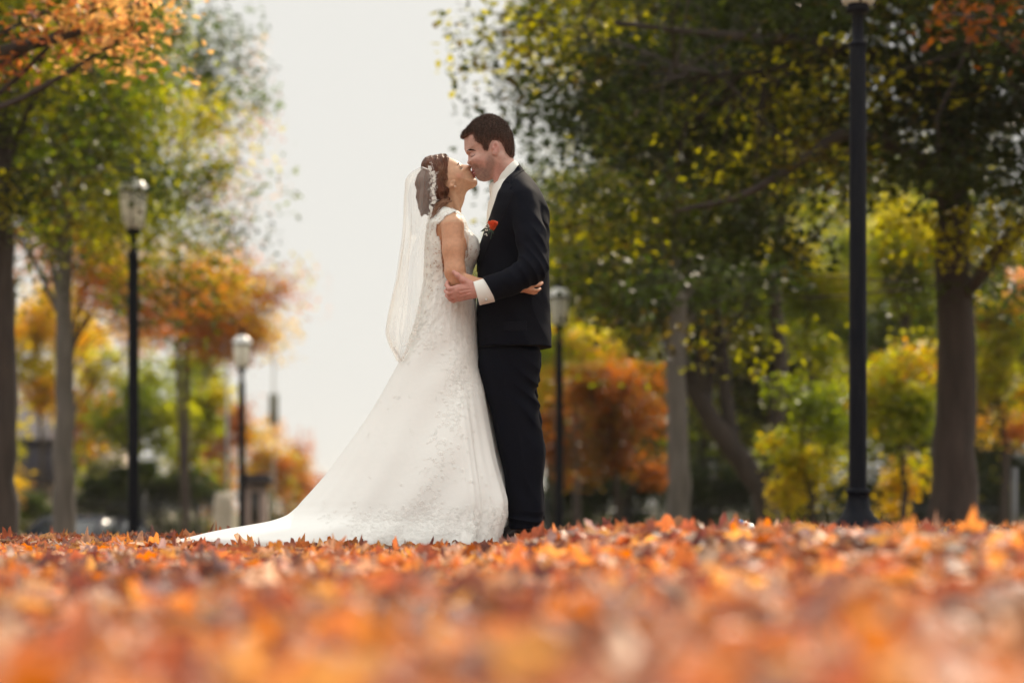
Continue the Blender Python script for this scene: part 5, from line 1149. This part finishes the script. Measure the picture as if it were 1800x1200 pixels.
me = bod.data; nv = len(me.vertices); co = np.zeros(nv * 3, np.float32); me.vertices.foreach_get('co', co); co = co.reshape(-1, 3).astype(float); no = np.zeros(nv * 3, np.float32); me.vertices.foreach_get('normal', no); no = no.reshape(-1, 3).astype(float)
m = MB(); ks = rg.choice(nv, 2600)
for k in ks:
    if co[k, 1] - YC > .08 and rg.uniform() > .4: continue
    u = co[k, 0] / co[k, 1] * FPX + 900; zz = co[k, 2]
    if zz < pz(528): continue
    motif(m, co[k], no[k], rg.normal(0, 1, 3), rg.uniform(.005, .0095), rg, int(rg.uniform() > .55))
# scalloped edges of cap sleeve
edge = [(813, 378.5), (808, 381), (804, 379.3), (799.5, 380), (794, 383.6), (790, 386.2), (786, 387.6), (781, 394), (776.5, 397), (771.5, 399.5)]
for side in (-1,):
    for u, v in catm(edge, 24):
        y = DV.ysurf(px(u - .6), pz(v - 1.6), side)
        if y is not None: motif(m, np.array((px(u, YC + y) if False else px(u), y - .001 + YC, pz(v - 1))), np.array([0, -1., .3]), rg.normal(0, 1, 3), .006, rg, 0)
loc(m.build('lace_motifs', LACE, bod, smooth=False), bride)
# --- veil
VM = bpy.data.materials.new('tulle'); VM.use_nodes = True; t = VM.node_tree; b = t.nodes['Principled BSDF']; b.inputs['Base Color'].default_value = (.86, .85, .81, 1); b.inputs['Roughness'].default_value = .7
tl = t.nodes.new('ShaderNodeBsdfTranslucent'); tl.inputs[0].default_value = (.88, .87, .83, 1); m1 = t.nodes.new('ShaderNodeMixShader'); m1.inputs[0].default_value = .5
tp_ = t.nodes.new('ShaderNodeBsdfTransparent'); m2 = t.nodes.new('ShaderNodeMixShader'); lw = t.nodes.new('ShaderNodeLayerWeight'); lw.inputs[0].default_value = .35
mr = t.nodes.new('ShaderNodeMapRange'); mr.inputs[3].default_value = .23; mr.inputs[4].default_value = .48
t.links.new(b.outputs[0], m1.inputs[1]); t.links.new(tl.outputs[0], m1.inputs[2]); t.links.new(lw.outputs['Facing'], mr.inputs[0])
tcv = t.nodes.new('ShaderNodeTexCoord'); mpv = t.nodes.new('ShaderNodeMapping'); mpv.inputs['Scale'].default_value = (24, 24, 1.2); nzv = t.nodes.new('ShaderNodeTexNoise'); nzv.inputs['Scale'].default_value = 1; nzv.inputs['Detail'].default_value = 4
t.links.new(tcv.outputs['Object'], mpv.inputs[0]); t.links.new(mpv.outputs[0], nzv.inputs['Vector'])
mv = t.nodes.new('ShaderNodeMapRange'); mv.inputs[1].default_value = .35; mv.inputs[2].default_value = .68; mv.inputs[3].default_value = .6; mv.inputs[4].default_value = 1.4; t.links.new(nzv.outputs[0], mv.inputs[0])
mm = t.nodes.new('ShaderNodeMath'); mm.operation = 'MULTIPLY'; mm.use_clamp = True; t.links.new(mr.outputs[0], mm.inputs[0]); t.links.new(mv.outputs[0], mm.inputs[1]); t.links.new(mm.outputs[0], m2.inputs[0]); t.links.new(tp_.outputs[0], m2.inputs[1]); t.links.new(m1.outputs[0], m2.inputs[2]); t.links.new(m2.outputs[0], t.nodes['Material Output'].inputs[0])
vt = np.array([(293, 741, 756, .035), (300, 727, 760, .060), (312, 715, 763, .078), (335, 711.5, 762.5, .085), (360, 710.5, 761, .092), (385, 711, 755, .10), (410, 710.5, 751, .11), (450, 705, 750, .125), (490, 699, 748, .135), (530, 690, 744, .14), (562, 683, 739, .14), (586, 680.5, 733, .14), (606, 687, 727, .14), (626, 698, 716, .14), (637, 704, 709, .135)])
nr, nc = 220, 260; v_ = np.linspace(293, 637, nr); s_ = np.linspace(-1, 1, nc)
S, VV = np.meshgrid(s_, v_); xl = px(smooth_interp(v_, vt[:, 0], vt[:, 1]))[:, None]; xr = px(smooth_interp(v_, vt[:, 0], vt[:, 2]))[:, None]; hy_ = smooth_interp(v_, vt[:, 0], vt[:, 3])[:, None]
f = sstep(300, 420, VV)
ph = S * 9 + 1.8 * np.sin(S * 3 + 1) + .007 * (VV - 400)
XX = xr + (xl - xr) * np.cos(S * PI / 2) ** .8; YY = np.sin(S * PI / 2) * hy_
fold = (.004 + .010 * f) * np.sin(ph) + .005 * f * np.sin(ph * 2.1 + 2 + .01 * VV)
XX += fold * np.cos(S * PI / 2) * (1 - .85 * np.exp(-((np.abs(S)) / .16) ** 2)); YY += fold * np.sign(S + 1e-6) * np.abs(np.sin(S * PI / 2)) 
ZZ = pz(VV) + .0 * S
VV3 = np.stack([XX, YY + YC + BYC, ZZ], 2); i = (np.arange(nr - 1)[:, None] * nc + np.arange(nc - 1)[None]).ravel()
ve_ = loc(mesh_np('veil', VV3.reshape(-1, 3), np.stack([i, i + 1, i + nc + 1, i + nc], 1), VM, bride), bride)
m = MB()
edge = catm([(756, 295.5), (760, 302), (763, 312), (763, 322), (759.5, 332), (762, 344), (764, 352), (758.5, 362), (757.5, 374), (755, 384)], 60)
for k, (u, v) in enumerate(edge):
    y = V.ysurf(px(u), pz(v), -1) if False else -.094
    big = .0085 if k % 7 in (0, 1) else .0055
    for r_ in range(2): motif(m, np.array((px(u, YC + y) + rg.normal(0, .004), YC + y + .004 * r_, pz(v, YC + y) + rg.normal(0, .003))), np.array([.25, -1., 0]), rg.normal(0, 1, 3), big, rg, r_)
for u, v in catm([(738, 540), (735, 565), (729, 585), (722, 602), (713, 618), (706, 632), (699, 622), (690, 606)], 46): motif(m, np.array((px(u, YC - .135) , YC - .135, pz(v, YC - .135))), np.array([-.2, -1., 0]), rg.normal(0, 1, 3), .008, rg, int(rg.uniform() > .5))
loc(m.build('lace_edging', LACE, ve_, smooth=False), bride)
m = MB(); m.tube(catm([p3(743, 294, -.05), p3(747, 296, -.075), p3(756, 299, -.09)], 8) + np.array([0, YC, 0]), .003, 6); loc(m.build('comb', BEAD, ve_), bride)
# ------------------------------------------------------------ warm backlit air
HZ = bpy.data.materials.new('haze'); HZ.use_nodes = True; t = HZ.node_tree; t.nodes.clear()
vo = t.nodes.new('ShaderNodeVolumePrincipled'); vo.inputs['Color'].default_value = (.97, .93, .86, 1); vo.inputs['Density'].default_value = .0003; vo.inputs['Anisotropy'].default_value = .55
ou = t.nodes.new('ShaderNodeOutputMaterial'); t.links.new(vo.outputs[0], ou.inputs['Volume'])
m = MB(); m.box((-1000, -60, -3.2), (1000, 1600, 16)); tag(m.build('haze', HZ, smooth=False), 'thin warm backlit haze in the air', 'haze', kind='stuff')
